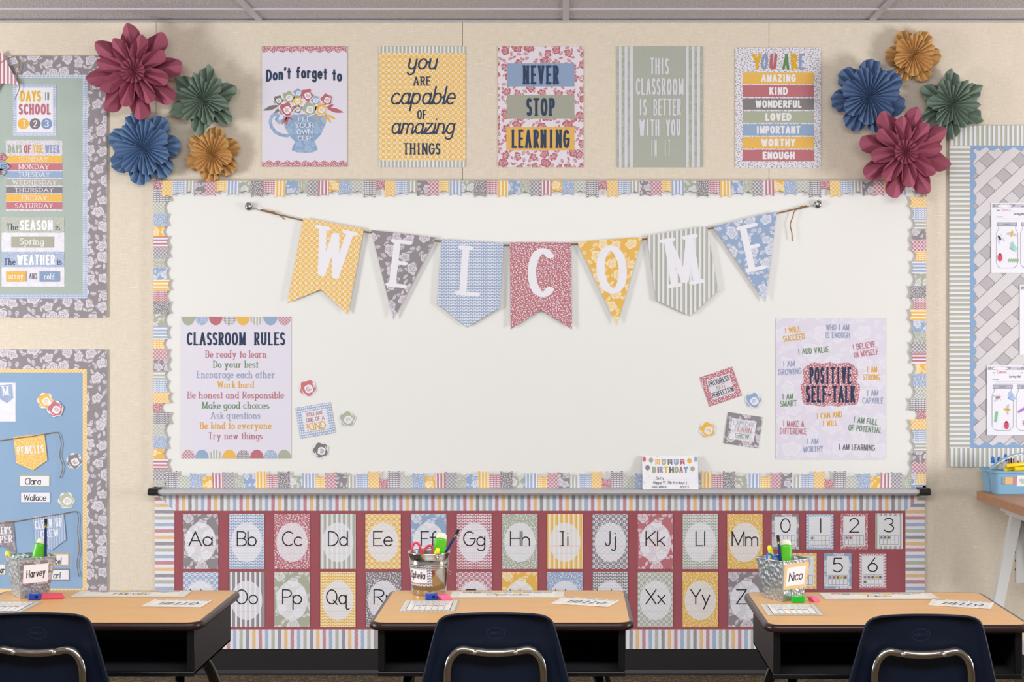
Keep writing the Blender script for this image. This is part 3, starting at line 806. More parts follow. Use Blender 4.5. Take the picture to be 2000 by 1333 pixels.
# rules
OB = WBY-.0025
s = Sheet((356.7, 619, 570.5, 895), None, LAV)
top = ['S', 'Bd', 'R', 'Gl', 'Y', 'Ss', 'B', 'Rt']
for row, cols in ((0, top), (1, top[::-1])):
    for i, c in enumerate(cols):
        m_ = plain(COLS[c], .55, .3, streak=.2) if len(c) == 1 else P(c, .6)
        cx = 357+26.7*(i+.5); pts = [(cx+13.3*cos(pi*k/16), 619+17*sin(pi*k/16)) if row == 0 else (cx+13.3*cos(pi*k/16), 895-17*sin(pi*k/16)) for k in range(17)]
        s.poly(pts, m_, 1)
s.text('CLASSROOM', 367.5, 483, 649.3, 675, navy, 'quirky', 2, pen=.85); s.text('RULES', 498, 558.8, 649.3, 675, navy, 'quirky', 2, pen=.85)
RT, GT, PT, YT = (192, 116, 130), (104, 140, 100), (152, 162, 196), (232, 172, 48)
for t_, x0, x1, y0, y1, c in (('Be ready to learn', 403, 523, 685, 699, RT), ('Do your best', 418, 507, 704.7, 718.6, GT), ('Encourage each other', 386, 539, 724.4, 738.8, PT), ('Work hard', 426, 499, 744.7, 758, YT), ('Be honest and Responsible', 368, 557, 764.7, 778.4, RT),
                              ('Make good choices', 396.5, 528, 785, 798.4, GT), ('Ask questions', 413, 511, 804.7, 818, PT), ('Be kind to everyone', 392.3, 532.6, 824.4, 838, YT), ('Try new things', 409.3, 515, 844.2, 857.7, RT)): s.text(t_, x0, x1, y0, y1, c, 'serif', 2)
s.wall('poster', 'tall lavender chart of classroom rules with scalloped ends on the whiteboard', 'poster', y=OB)
# self talk
s = Sheet((1513.7, 622, 1727.3, 897), None, pat('floral', (222, 216, 230), (230, 226, 236), 1.5))
blob = []
for i in range(72):
    t = 2*pi*i/72; k = 1/max(abs(cos(t))**6+abs(sin(t))**6, 1e-6)**(1/6)
    blob.append((1620+(56.5+1.2*sin(9*t) - (3.5 if sin(t) < 0 else 0))*k*cos(t), 751+(42+1.2*sin(11*t))*k*sin(t)))
s.poly(blob, P('Rd'), 1)
s.text('POSITIVE', 1579, 1661, 717, 750, navy, 'fat', 2); s.text('SELF-TALK', 1572, 1668.5, 753, 786.5, navy, 'fat', 2)
for t_, x0, x1, cy, c, r in (('I WILL', 1531, 1562.5, 644.5, YT, 8), ('SUCCEED', 1527.6, 1570.8, 659.5, YT, 8), ('WHO I AM', 1611.6, 1656.5, 640, PT, 0), ('IS ENOUGH', 1610, 1658, 655, PT, 0), ('I ADD VALUE', 1557, 1618, 685, GT, 5), ('I BELIEVE', 1663, 1707.7, 675.5, RT, 9), ('IN MYSELF', 1665, 1714, 690, RT, 9),
                         ('I AM', 1527.6, 1551, 711, PT, 3), ('GROWING', 1518, 1564, 726, PT, 4), ('I AM', 1691, 1711, 721.7, YT, 0), ('STRONG', 1683, 1717, 737, YT, 0), ('I AM', 1526.4, 1547.5, 774.5, GT, 2), ('SMART', 1522.4, 1554.5, 788, GT, 3), ('I AM', 1691, 1713, 768, PT, 0), ('CAPABLE', 1682, 1723, 782.5, PT, 0),
                         ('I CAN AND', 1593, 1643, 811, YT, 5), ('I WILL', 1605, 1634, 826.5, YT, 3), ('I MAKE A', 1527.6, 1569, 827.6, RT, -1), ('DIFFERENCE', 1521.6, 1574, 842, RT, -1), ('I AM FULL', 1665, 1712.5, 822, GT, -7), ('OF POTENTIAL', 1655, 1720, 837.6, GT, -5), ('I AM', 1574.4, 1596.5, 862, PT, 3), ('WORTHY', 1566.5, 1606, 876.8, PT, 4), ('I AM LEARNING', 1636, 1707, 873.5, (112, 98, 112), -2)):
    s.text(t_, x0, x1, cy-6, cy+6, c, 'narrow', 2, rot=r)
s.wall('poster', 'lavender self-talk poster with a rose blob in its middle on the whiteboard', 'poster', y=OB)

# small cards on the whiteboard
cg = 'small motto cards on the whiteboard'
def card(cx, cy, w, h, rot, code, inner, lines, label):
    s = Sheet((cx-w/2, cy-h/2, cx+w/2, cy+h/2), None, P(code, .9)); k = 10.5
    s.rect(cx-w/2+k, cy-h/2+k, cx+w/2-k, cy+h/2-k, inner, 1)
    for t_, x0, x1, y0, y1, c, st in lines: s.text(t_, cx+x0, cx+x1, cy+y0, cy+y1, c, st, 2)
    s.wall('motto_card', label, 'card', cg, rot, OB)
card(618, 821, 69, 60.5, 9.5, 'Bl', pale('Bl'), [('YOU ARE', -17, 18, -17.5, -9, ROS, 'sans'), ('ONE OF A', -18, 18, -7, 1.5, ROS, 'sans'), ('KIND', -18.5, 18.5, 3, 19, (228, 170, 40), 'narrow')], 'blue leaf bordered motto card tilted beside the classroom rules chart')
card(1406.8, 755, 67, 60, 18.8, 'Rd', pale('Rd'), [('PROGRESS', -21, 21, -17, -6, NAVY, 'sans'), ('NOT', -10, 10, -4.5, 4, (120, 130, 72), 'fine'), ('PERFECTION', -22, 22, 6.5, 17, NAVY, 'sans')], 'rose dotted motto card tilted on the whiteboard, upper of its pair')
card(1450, 840, 68.5, 61.5, -8.5, 'Gf', pale('Gf'), [('EXPLORE', -21.5, 21.5, -17, -8, PERI, 'fine'), ('LEARN', -17, 17, -5.5, 4, ROS, 'fine'), ('GROW', -14, 14, 7, 16.5, GRN, 'fine')], 'grey floral bordered motto card beside the self-talk poster')
def accent(x, y, r, c, label, yy, grp, seed):
    s = Sheet((x-r, y-r, x+r, y+r)); rosette(s, x, y, r, c, 1, seed)
    s.wall('flower_cutout', label, 'paper cutout', grp, y=yy)
ag = 'small flower cutouts on the whiteboard'
accent(603, 758, 16.5, (203, 120, 122), 'small rose pink flower cutout above the tilted blue leaf card', OB, ag, 0)
accent(680, 818, 15.5, (176, 184, 158), 'small sage flower cutout beside the tilted blue leaf card', OB, ag, 2)
accent(628, 879, 15.5, (128, 120, 120), 'small grey flower cutout below the tilted blue leaf card', OB, ag, 4)
accent(1470, 782, 15.5, (146, 172, 206), 'small blue flower cutout between the rose and grey motto cards', OB, ag, 1)
accent(1381, 839, 15.5, (236, 186, 78), 'small yellow flower cutout next to the grey floral motto card', OB, ag, 3)
ag2 = 'small flower cutouts on the blue board'
accent(90, 783, 15.5, (236, 188, 84), 'small yellow flower cutout touching a rose one on the blue board', -.0085, ag2, 1)
accent(110, 799, 15.5, (200, 118, 128), 'small rose flower cutout overlapping the yellow one on the blue board', -.0120, ag2, 3)
accent(146.5, 901, 15.2, (134, 130, 132), 'small grey flower cutout beside the hanging twine on the blue board', -.0085, ag2, 0)
accent(131, 977.5, 15.8, (186, 190, 164), 'small sage flower cutout beside the lower white name cards', -.0085, ag2, 2)

# ================================================================ CALENDAR CARDS
CY = -.0085
s = Sheet((27, 165.5, 111.5, 266), None, P('Bl', .6)); s.rect(34, 172, 105, 259.5, plain((232, 230, 238)), 1)
s.text('DAYS', 41, 81.5, 177.5, 199.5, (234, 180, 56), 'fat', 2, pen=1.15); s.text('IN', 87.5, 97.5, 181, 196, (104, 128, 96), 'fine', 2); s.text('SCHOOL', 38, 101, 203, 225, (190, 112, 126), 'fat', 2, pen=1.15)
for i, (cx, c) in enumerate(((46.8, YEL), (70, (126, 120, 122)), (92.7, (128, 154, 190)))):
    s.poly(oval(cx, 242.4, 10.8, 10.8, 28), plain(c), 2); w = 5 if i == 0 else 8.5
    s.text(str(i+1), cx-w/2, cx+w/2, 235.5, 249, plain(WHT), 'serif', 3, pen=1.3)
s.wall('calendar_card', 'blue leaf bordered days in school card with three numbered circles', 'card', 'calendar cards', y=CY)
s = Sheet((13, 275, 123.3, 412.5), None, pat('dots', (232, 230, 238), (164, 158, 166), .6))
for t_, x0, x1, c in (('DAYS', 17.3, 44, (164, 170, 146)), ('OF', 48, 62, ROS), ('THE', 65.5, 85, (234, 180, 56)), ('WEEK', 89.3, 118, PERI)): s.text(t_, x0, x1, 283.5, 300, c, 'fat', 2)
for (t_, x0, x1), (y0, y1), c in zip((('SUNDAY', 39.4, 95.6), ('MONDAY', 37, 97), ('TUESDAY', 36.7, 99), ('WEDNESDAY', 24.8, 111.8), ('THURSDAY', 30, 105.8), ('FRIDAY', 42.8, 93.4), ('SATURDAY', 31, 104.6)), ((305, 318.2), (319.6, 333), (335, 347.8), (350.3, 363), (365.5, 378), (380.3, 394), (395.4, 409)), (YEL, (192, 110, 122), (142, 166, 200), (168, 170, 158), (122, 116, 124), YEL, (192, 110, 122))):
    s.rect(13.2, y0, 123, y1, plain(c, .55, .3, streak=.2), 1); s.text(t_, x0, x1, y0+2.2, y1-2.2, plain((238, 234, 238)), 'serif', 2, pen=1.1)
s.wall('calendar_card', 'days of the week chart in seven coloured bars on the sage board', 'card', 'calendar cards', y=CY)
s = Sheet((4.5, 425, 127, 560), None, pat('floral', (226, 221, 232), (234, 231, 238), .9))
s.rect(4.5, 425, 127, 455, P('Sd', .5), 1); s.rect(4.5, 492.3, 127, 522.4, P('Bd', .5), 1)
for y0, y1, w, x in ((437.4, 450.4, 'SEASON', (14, 37, 40, 105, 109.3, 118.3)), (505.3, 518, 'WEATHER', (9.4, 32, 34.6, 109, 113, 122.4))):
    s.text('The', x[0], x[1], y0, y1, navy, 'serif', 2); s.text(w, x[2], x[3], y0-7.5, y1+.4, plain((240, 238, 242)), 'fat', 2, pen=1.2); s.text('is', x[4], x[5], y0, y1, navy, 'serif', 2)
s.text('AND', 58, 74, 534, 546, (116, 110, 122), 'narrow', 2)
s.wall('calendar_card', 'season and weather chart with dotted bands on the sage board', 'card', 'calendar cards', y=CY)
for x0, y0, x1, y1, c, t_, a, b_, ya, yb, lb in ((24, 463, 106, 484, (172, 173, 154), 'Spring', 41, 87.7, 465.7, 478.3, 'sage word slip tucked in the middle of the season chart'), (14, 530.5, 52.6, 550.7, YEL, 'sunny', 17.5, 48, 533.5, 545.5, 'yellow word slip on the weather chart'), (79, 530.5, 118, 550.7, (134, 158, 192), 'cold', 88, 109, 534.5, 546.5, 'blue word slip on the weather chart')):
    s = Sheet((x0, y0, x1, y1), None, plain(c, .3, .5)); s.text(t_, a, b_, ya, yb, plain((240, 238, 238)), 'serif', 1)
    s.wall('word_slip', lb, 'word slip', 'word slips on the season and weather chart', y=CY-.0035)
for tip, y0, y1, c, t_, a, rot, lb in ((15.8, 298, 313, (204, 132, 146), 'YESTERDAY WAS', 10, -6, 'pink arrow tag pointing at the days of the week chart'), (22.5, 318.5, 333.5, (140, 168, 204), 'TODAY IS', 8, -1, 'blue arrow tag pointing at the days of the week chart'), (15.8, 334, 349, (172, 168, 174), 'TOMORROW WILL BE', 12, 7, 'grey arrow tag pointing at the days of the week chart')):
    m_ = (y0+y1)/2
    s = Sheet((tip-84, y0, tip, y1), [(tip-84, y0), (tip-9, y0), (tip, m_), (tip-9, y1), (tip-84, y1)], plain(c, .5, streak=.3))
    s.text(t_, tip-80, tip-7, m_-4.6, m_+4.6, (96, 70, 86) if rot else NAVY, 'narrow', 1)
    s.wall('arrow_tag', lb, 'arrow tag', 'arrow tags on the sage board', rot, CY-.006)
# pennant hanging into the sage board
TW = plain((150, 114, 78), .9, .1)
def pennant(parent, pts, mat, letter, lb, y=-.012, tilt=0):
    xs = [p[0] for p in pts]; ys = [p[1] for p in pts]
    s = Sheet((min(xs), min(ys), max(xs), max(ys)), pts, mat, th=.0006)
    if isinstance(letter, list):
        for t_, x0, x1, y0, y1, r, st, pn in letter: s.text(t_, x0, x1, y0, y1, plain((238, 236, 242)), st, 1, rot=r, pen=pn)
    o = s.wall('pennant', lb, None, None, 0, y, parent)
    return o
def twine(parent, pts, y, r=.0016, name='twine'):
    mb = MB(); mb.tube([(wx(p[0]), (p[2] if len(p) > 2 else y), wz(p[1])) for p in pts], r, TW, 6)
    o = mb.build(name); o.parent = parent; o.location = -parent.location
    return o
def smooth(pts, n=5):
    out = []
    for i in range(len(pts)-1):
        p0, p1, p2, p3 = pts[max(i-1, 0)], pts[i], pts[i+1], pts[min(i+2, len(pts)-1)]
        for k in range(n):
            t = k/n
            out.append(tuple(.5*(2*b_+(c-a)*t+(2*a-5*b_+4*c-d)*t*t+(3*b_-a-3*c+d)*t**3) for a, b_, c, d in zip(p0, p1, p2, p3)))
    return out+[tuple(pts[-1])]
bn = empty('pennant_banner', 'rose striped pennant on twine at the corner of the sage board', 'banner', (wx(5), -.01, wz(150)))
pst = pat('stripe', ROS, WHT, .8)
s_ = Sheet((-46, 112, 50, 200), None, None)
s_.poly(rot_pts([(-30, 112), (28, 112), (28, 185), (-1, 166), (-30, 185)], 0, 150, 27), pst, 0)
o = s_.wall('pennant', None, None, None, 0, -.022, bn)
twine(bn, smooth([(-50, 165), (-25, 145), (0, 128), (24, 114), (38, 116), (42, 130), (37, 150), (42, 172), (33, 196)]), -.0225, .0014)
# job banners
b2 = empty('pennant_banner', 'twine with the yellow dotted pencils pennant on the blue board', 'banner', (wx(60), -.01, wz(860)))
pennant(b2, [(28, 853.5), (88.5, 847.5), (94.5, 899), (66.5, 919), (34, 905)], pat('dots', (233, 186, 92), (244, 222, 170), 1.0), [('PENCILS', 35, 88, 871, 886, 5, 'serif', 1.25)], 'yellow dotted pennant')
twine(b2, smooth([(-60, 866), (0, 861), (28, 857), (60, 853), (90, 848), (112, 844.5), (118, 850), (122, 868), (119, 890), (125, 912), (119, 934)]), -.0145)
b3 = empty('pennant_banner', 'twine with grey floral and blue striped job pennants above the galvanised bucket', 'banner', (wx(60), -.01, wz(1020)))
pennant(b3, [(-34, 1022), (27.5, 1017), (33.5, 1083), (4, 1065), (-28, 1090)], pat('floral', (138, 130, 134), (172, 164, 170), .9), [("TEACHER'S", -30, 24.5, 1030, 1044, 4, 'serif', 1.25), ('HELPER', -27, 26.5, 1047, 1061, 4, 'serif', 1.25)], 'grey floral pennant')
pennant(b3, [(66, 1009), (126, 1002.5), (131, 1054), (103, 1074.5), (71, 1062)], pat('stripe', (146, 166, 198), (186, 198, 222), .55), [('CLEAN-UP', 70, 123, 1014.5, 1031, 7, 'serif', 1.15), ('CREW', 81, 117.5, 1034.5, 1049, 7, 'serif', 1.15)], 'blue striped pennant')
twine(b3, smooth([(-80, 1032), (-34, 1026), (27, 1019), (66, 1012.5), (100, 1007), (126, 1003), (149, 999), (155, 1008), (154, 1040), (157, 1072), (152.5, 1100), (157, 1126)]), -.0145)
ng = 'name cards on the blue board'
for x0, y0, x1, y1, t_, a, b_, ya, yb, c, lb in ((38.5, 927.5, 99.5, 951, 'Clara', 50, 81, 933.5, 947, SAG, 'white name card for Clara with sage edge below the yellow pennant'), (40.5, 960, 100.5, 983, 'Wallace', 47.5, 91.5, 965.5, 978.5, PERI, 'white name card for Wallace on the blue board'),
                                         (77, 1081, 136.5, 1105, 'bel', 109, 121, 1089, 1102.5, (222, 170, 80), 'yellow edged name card partly behind the galvanised bucket'), (77, 1111, 137.5, 1134, 'arl', 105, 119, 1117, 1130, GRY, 'grey edged name card partly behind the galvanised bucket'), (-48, 1101, 13, 1124, 'ar', 1.2, 10.5, 1106.5, 1120, SAG, 'sage edged name card peeking out beside the galvanised bucket')):
    s = Sheet((x0, y0, x1, y1), None, plain(c, .5, .3)); s.rect(x0+2.2, y0+2.2, x1-2.2, y1-2.2, plain((234, 232, 238)), 1); s.text(t_, a, b_, ya, yb, ink, 'marker', 2, pen=.8)
    s.wall('name_card', lb, 'name card', ng, y=-.0085)
s = Sheet((-75, 748, 32, 823.5), None, pat('floral', (230, 228, 236), (236, 234, 241), .8))
s.poly(rot_pts([(1, 752), (27, 752), (27, 779), (14, 788), (1, 779)], 14, 770, 6), pat('stripe', (150, 168, 202), (170, 186, 214), .4), 1)
s.text('M', 4.5, 20, 754.5, 773, plain((238, 236, 242)), 'slab', 2, rot=5)
s.wall('banner_sheet', 'white sheet printed with a small blue M pennant on the blue board', 'paper sheet', y=-.0085)

# ================================================================ WELCOME BANNER
wb = empty('welcome_banner', 'seven patterned pennants spelling welcome on twine across the whiteboard', 'banner', (wx(1054), -.03, wz(480)))
BY = -.036
def L1(t_, cx, cy, w, h, r, pn=1.0): return [(t_, cx-w/2, cx+w/2, cy-h/2, cy+h/2, r, 'slab', pn)]
for pts, m_, l, lb in (([(595.7, 427), (713, 448.3), (682, 615), (629.7, 565.8), (564.4, 592.4)], P('Yt'), L1('W', 652, 495, 86, 97, -10.3), 'yellow lattice pennant with white W'),
                       ([(726.8, 450.6), (853, 465), (770.3, 625)], P('Gf'), L1('E', 781, 516, 43, 93, -7), 'grey floral pennant with white E'),
                       ([(864, 468), (984.4, 476), (977, 602), (913.3, 639.7), (855.3, 594)], P('Bl'), L1('L', 917, 530, 50, 97, -4), 'blue leaf pennant with white L'),
                       ([(996.5, 474.4), (1115.5, 474.5), (1117, 643.4), (1056.6, 606), (998, 643.5)], P('Rd'), L1('C', 1057, 533.5, 52, 96, 0, 1.15), 'rose dotted pennant with white C'),
                       ([(1127, 473.8), (1254, 464), (1204.4, 636.6)], P('Yf'), L1('O', 1194.5, 527.5, 60, 95, 4.4, 1.15), 'yellow floral pennant with white O'),
                       ([(1262.7, 461.4), (1379.6, 442.8), (1400.7, 568.4), (1347, 618), (1280.4, 587)], P('Ss', .95), L1('M', 1331, 511, 76, 97, 9), 'sage striped pennant with white M'),
                       ([(1390.4, 443.8), (1515, 414.3), (1492.7, 591.6)], P('Bf'), L1('E', 1466, 485, 44, 92, 12.5), 'blue floral pennant with white E')):
    pennant(wb, pts, m_, l, lb, y=BY)
line = [(512, 412), (540, 419), (570, 426), (595, 432), (654, 443), (720, 454.5), (790, 463), (858, 472), (924, 478), (990, 480), (1056, 480), (1121, 478), (1190, 474), (1258, 468), (1320, 457.5), (1386, 447), (1452, 433), (1516, 418), (1545, 411), (1577, 404)]
twine(wb, line, BY+.0055, .0025)
twine(wb, smooth([(512, 410.5), (525, 413.5), (536, 417), (545, 420), (552, 424), (560, 430)]), BY+.002, .0019)
twine(wb, [(532, 415), (536, 416.5), (540, 418)], BY+.003, .0042, 'knot')
twine(wb, smooth([(1574, 402.5), (1562, 407), (1550, 413), (1546, 425), (1541, 440), (1544, 455), (1545, 472)]), BY+.002, .0019)
twine(wb, [(1557, 409), (1561, 407.5), (1565, 406)], BY+.003, .0042, 'knot')
chrome = plain((188, 188, 190), .15, .5, 1.0)
def magnet(px, py, dx, dy, lb):
    t = empty('magnetic_hook', lb, 'magnet', (wx(px), WBY, wz(py)), group='magnets holding the welcome banner')
    Rm = Matrix.Rotation(pi/2, 4, 'X')
    MB().lathe([(0, .0), (.014, .0), (.0155, .003), (.0155, .012), (.013, .0165), (.006, .018), (0, .018)], chrome, 24, Rm).build('magnet_base', t)
    mb = MB(); mb.tube([(.011*cos(a)+.002, -.021, .011*sin(a)+.006) for a in [2*pi*i/18 for i in range(19)]], .0011, chrome, 6, False); mb.build('ring', t)
    q = Vector((dx/S, 0, -dy/S)); mb = MB()
    mb.tube([q*.3+Vector((0, -.022, .003)), q*.65+Vector((0, -.018, .001)), q+Vector((0, BY-WBY+.003, 0))], .0016, chrome, 6)
    mb.tube([q+Vector((.003*cos(a), BY-WBY+.003, .003*sin(a))) for a in [2*pi*i/12 for i in range(13)]], .0009, chrome, 6, False)
    mb.build('clip', t)
magnet(489, 405, 22, 7, 'round chrome magnet with ring holding the yellow W end of the banner')
magnet(1595, 400.5, -19, 4, 'round chrome magnet with ring holding the blue E end of the banner')

# birthday card leaning on the tray
s = Sheet((1254, 893, 1362, 959.5), None, plain((238, 236, 241), .45, .35))
cf = lambda c, w=.45: mixc(c, (240, 240, 240), w-.45)
for i, (ch, code) in enumerate(zip('HAPPY', ('Y', 'S', 'G', 'B', 'R'))):
    x0 = 1279.4+12*i; sw_ = i % 2
    tail = [(x0+4.5, 908.5), (x0, 912)] if not sw_ else [(x0+4.5, 912.2), (x0, 909)]
    s.poly([(x0, 900), (x0+9, 900), (x0+9, 912 if not sw_ else 909)]+tail, plain(COLS[code]), 1); s.text(ch, x0+1.6, x0+7.4, 901.2, 908.4, plain((240, 238, 240)), 'serif', 2)
for i, (ch, c) in enumerate(zip('BIRTHDAY', (SAG, (196, 112, 112), (126, 158, 190), (236, 184, 70), (110, 108, 108), SAG, (196, 112, 112), (126, 158, 190)))):
    xs = (1272.6, 1281.4, 1286.4, 1294.6, 1305.3, 1315.8, 1325, 1333.5, 1343.2)
    s.text(ch, xs[i]+.5, xs[i+1]-.6, 914.2, 927.3, c, 'block', 2, pen=.95)
for x, y, rx, ry, c in ((1258, 900, 3.6, 5.2, (206, 112, 112)), (1271.2, 902, 4.4, 5, SAG), (1264.3, 916.8, 4.5, 5.3, (140, 134, 132)), (1345.7, 903.3, 4.6, 5.3, YEL), (1358, 899.8, 3.4, 5.2, (146, 174, 206)), (1351.4, 919, 4.4, 5, SAG)):
    s.poly(oval(x, y, rx, ry, 18), plain(c), 1); s.line([(x, y+ry), (x+.8, y+ry+3), (x, y+ry+7)], .3, plain((200, 198, 204)), 1)
for i in range(40):
    x, y = random.uniform(1256, 1360), random.uniform(895, 957)
    if 1268 < x < 1348 and y > 898: continue
    s.poly(oval(x, y, .75, .75, 8), plain(random.choice([YEL, ROS, PERI, GRY, SAG])), 1)
for y in (940, 949, 957): s.line([(1271, y), (1346, y)], .3, plain((190, 190, 206)), 1)
for t_, x0, x1, y0, y1 in (('Betty', 1280, 1295.6, 934.6, 940), ('Happy 9', 1274.5, 1296, 943, 949), ('th', 1296.5, 1300, 943, 945.5), ('Birthday! :)', 1303, 1339.5, 943, 949), ('Miss Wilson', 1271.8, 1301.6, 951.8, 957), ('April 5', 1325.5, 1343.3, 951.8, 957)): s.text(t_, x0, x1, y0, y1, (62, 36, 66), 'hand', 2, pen=1.1)
o = s.wall('birthday_card', 'white birthday card with balloons leaning on the whiteboard tray', 'card', y=-.054)
o.rotation_euler[0] = radians(-17); o.location.z += 5.2/S; o.location.x -= .0015

# worksheets on the trellis board
def worksheet(x0, y0, nm, nc, lb, bugs):
    s = Sheet((x0, y0, x0+107, y0+136.5), None, plain((236, 235, 244), .5, .3))
    s.rect(x0+2, y0+2.5, x0+105, y0+8.8, pat('floral', (206, 200, 212), (150, 144, 156), .45), 1); s.poly(oval(x0+26, y0+6, 15, 2.8, 20), plain((238, 236, 244)), 2)
    dk = plain((88, 84, 96)); gy = plain((176, 174, 186)); lid = plain((186, 182, 200))
    s.text('Name:', x0+11, x0+17, y0+13, y0+15.5, dk, 'sans', 2); s.line([(x0+19, y0+15.6), (x0+60, y0+15.6)], .3, gy, 1); nm and s.text(nm, x0+20, x0+(38 if len(nm) < 6 else 47), y0+9.6, y0+15.6, nc, 'hand', 2)
    s.text('Date:', x0+66, x0+71, y0+13, y0+15.5, dk, 'sans', 2)
    s.text('Sorting Mat', x0+43, x0+66, y0+19, y0+24, dk, 'hand', 2, pen=1.1); s.text('Directions:', x0+11, x0+23, y0+26, y0+28.2, dk, 'sans', 2)
    for k in range(2): s.line([(x0+15, y0+31+4*k), (x0+92, y0+31+4*k)], .5, gy, 1)
    for j, word in enumerate(('Insects', 'Not Insects')):
        a = x0+11.5+47*j
        s.rect(a, y0+38, a+38.5, y0+45.5, dk, 1); s.rect(a+.7, y0+38.7, a+37.8, y0+44.6, lid, 2); s.text(word, a+(12 if j == 0 else 8), a+(26 if j == 0 else 30), y0+40, y0+43, dk, 'sans', 3)
        s.line([(a+2.5, y0+46), (a+3, y0+50), (a-1, y0+57), (a-1.5, y0+62), (a-1.5, y0+118), (a+1.5, y0+124), (a+8, y0+127), (a+31, y0+127), (a+37, y0+124), (a+40, y0+118), (a+40, y0+62), (a+39.5, y0+57), (a+35.5, y0+50), (a+36, y0+46)], .7, dk, 1)
    for kind, x, y, r, c in bugs:
        x += x0; y += y0; m_ = plain(c); k_ = plain((40, 36, 44))
        if kind == 'beetle':
            s.poly(oval(x, y, 5, 7.5, 18), m_, 3); s.poly(oval(x, y-7, 2.6, 2, 12), m_, 3)
            for u, v in ((-2, -3), (2, -3), (-2.5, 1), (2.5, 1), (0, 4), (0, 0)): s.poly(oval(x+u, y+v, 1, 1.2, 8), k_, 4)
            for sg in (-1, 1):
                for q in (-4, 0, 4): s.line([(x+sg*4, y+q), (x+sg*8, y+q+1.5)], .35, k_, 2)
        elif kind == 'bee':
            for sg in (-1, 1): s.poly(rot_pts(oval(x+sg*6, y-1, 5, 2.2, 16), x, y, r-sg*20), plain((196, 194, 214)), 2)
            s.poly(rot_pts(oval(x, y, 2.6, 7, 18), x, y, r), m_, 3)
            for q in (-2, 1, 4): s.line(rot_pts([(x-2, y+q), (x+2, y+q)], x, y, r), .4, plain((150, 110, 50)), 4)
            for sg in (-1, 1): s.line(rot_pts([(x, y+1), (x+sg*6, y+5)], x, y, r), .35, plain((190, 150, 80)), 2)
        elif kind == 'fly':
            for sg in (-1, 1): s.poly(rot_pts(oval(x+sg*3, y+4, 2, 6, 14), x, y, r+sg*16), plain((206, 206, 222)), 2)
            s.poly(rot_pts(oval(x, y-2, 2, 5.5, 16), x, y, r), m_, 3)
            for sg in (-1, 1): s.line(rot_pts([(x, y-3), (x+sg*7, y-6)], x, y, r), .35, k_, 2)
        elif kind == 'butterfly':
            s.poly(rot_pts([(x-6, y+3), (x-5, y-9), (x, y-12), (x+4, y-4), (x+11, y+4), (x+3, y+6)], x, y, r), m_, 3)
            s.line(rot_pts([(x-6, y+2), (x+6, y+8)], x, y, r), 1.4, plain((110, 180, 200)), 4)
            for q in (-8, -4, 0): s.line(rot_pts([(x-4, y+2), (x+2, y+q)], x, y, r), .6, plain((212, 150, 200)), 4)
        else:
            s.poly(rot_pts([(x-11, y-2), (x+9, y-2.4), (x+12, y), (x+9, y+2.4), (x-11, y+2)], x, y, r), m_, 3)
            for q in range(-9, 11, 4): s.line(rot_pts([(x+q, y), (x+q-1, y+5)], x, y, r), .35, k_, 2); s.line(rot_pts([(x+q, y), (x+q+1, y-4)], x, y, r), .35, k_, 2)
    s.wall('worksheet', lb, 'worksheet', 'sorting worksheets on the trellis board', y=-.0118)
worksheet(1934.5, 397, 'Nancy', (226, 170, 206), 'insect sorting worksheet with pink name, highest on the trellis board', [('bee', 40, 60, -12, (224, 192, 100)), ('fly', 17, 70, 32, (60, 60, 76)), ('butterfly', 42, 87, 0, (160, 216, 208)), ('beetle', 17, 107, 0, (232, 96, 116)), ('worm', 43, 112, 0, (146, 190, 140)), ('beetle', 72, 110, 0, (220, 150, 120))])
worksheet(1990, 557, '', (120, 170, 220), 'insect sorting worksheet at the frame edge between two others', [('butterfly', 17, 70, 0, (150, 190, 226)), ('worm', 17, 88, 80, (170, 130, 200)), ('beetle', 17, 108, 0, (232, 96, 116))])
worksheet(1926, 714, 'Damon', (222, 130, 96), 'insect sorting worksheet with orange name, lowest on the trellis board', [('fly', 20, 63, -75, (170, 120, 100)), ('butterfly', 47, 62, 0, (168, 198, 232)), ('worm', 18, 100, 82, (120, 198, 150)), ('bee', 39, 86, 86, (226, 184, 84)), ('beetle', 38, 117, 0, (232, 96, 130)), ('worm', 70, 86, 30, (168, 120, 204)), ('beetle', 76, 112, 0, (200, 120, 110))])
# ================================================================ PAPER FLOWERS
def paper(c):
    m = newmat('folded_paper', .75, .2); b = NB(m); x, y, z = b.objco()
    n = b.noise(b.comb(x, y, z), 900, 2)
    b.put(b.bsdf().inputs['Base Color'], b.mix(n*.25, lin(c), lin(mixc(c, (255, 255, 255), .25))))
    return m
def layer(name, parent, m, R, petals, pl, base, prof, amp, yc, ye, rot, r0=.0, fold0=0.0):
    """accordion-folded rosette: petals*pl pleats, outer edge cut into petals; centre at depth yc, rim at depth ye"""
    N = petals*pl; sub = 3; nth = N*2*sub; rad = [.012, .16, .4, .65, .85, 1.0]
    vs = []; fs = []
    for i in range(nth):
        th = 2*pi*i/nth; tri = abs(((th*N/(2*pi)+fold0) % 1)-.5)*4-1
        t = (th*petals/(2*pi)) % 1
        e = sin(pi*t)**.55 if prof == 'round' else sin(pi*t)**.8 if prof == 'almond' else sin(pi*t)**.45 if prof == 'lobe' else (1-abs(2*t-1)**1.15)
        Rt = R*(base+(1-base)*e)
        for q in rad:
            r = max(r0, Rt*q)
            a = amp*(.55+.45*q)*min(1, q/.10)
            ph = th+rot
            vs.append((r*cos(ph), yc+(ye-yc)*q**1.3-a*tri, r*sin(ph)))
    k = len(rad)
    for i in range(nth):
        j = (i+1) % nth
        for q in range(k-1): fs.append((i*k+q, j*k+q, j*k+q+1, i*k+q+1))
    mb = MB(); mb.add(vs, fs, m)
    return mb.build(name, parent)
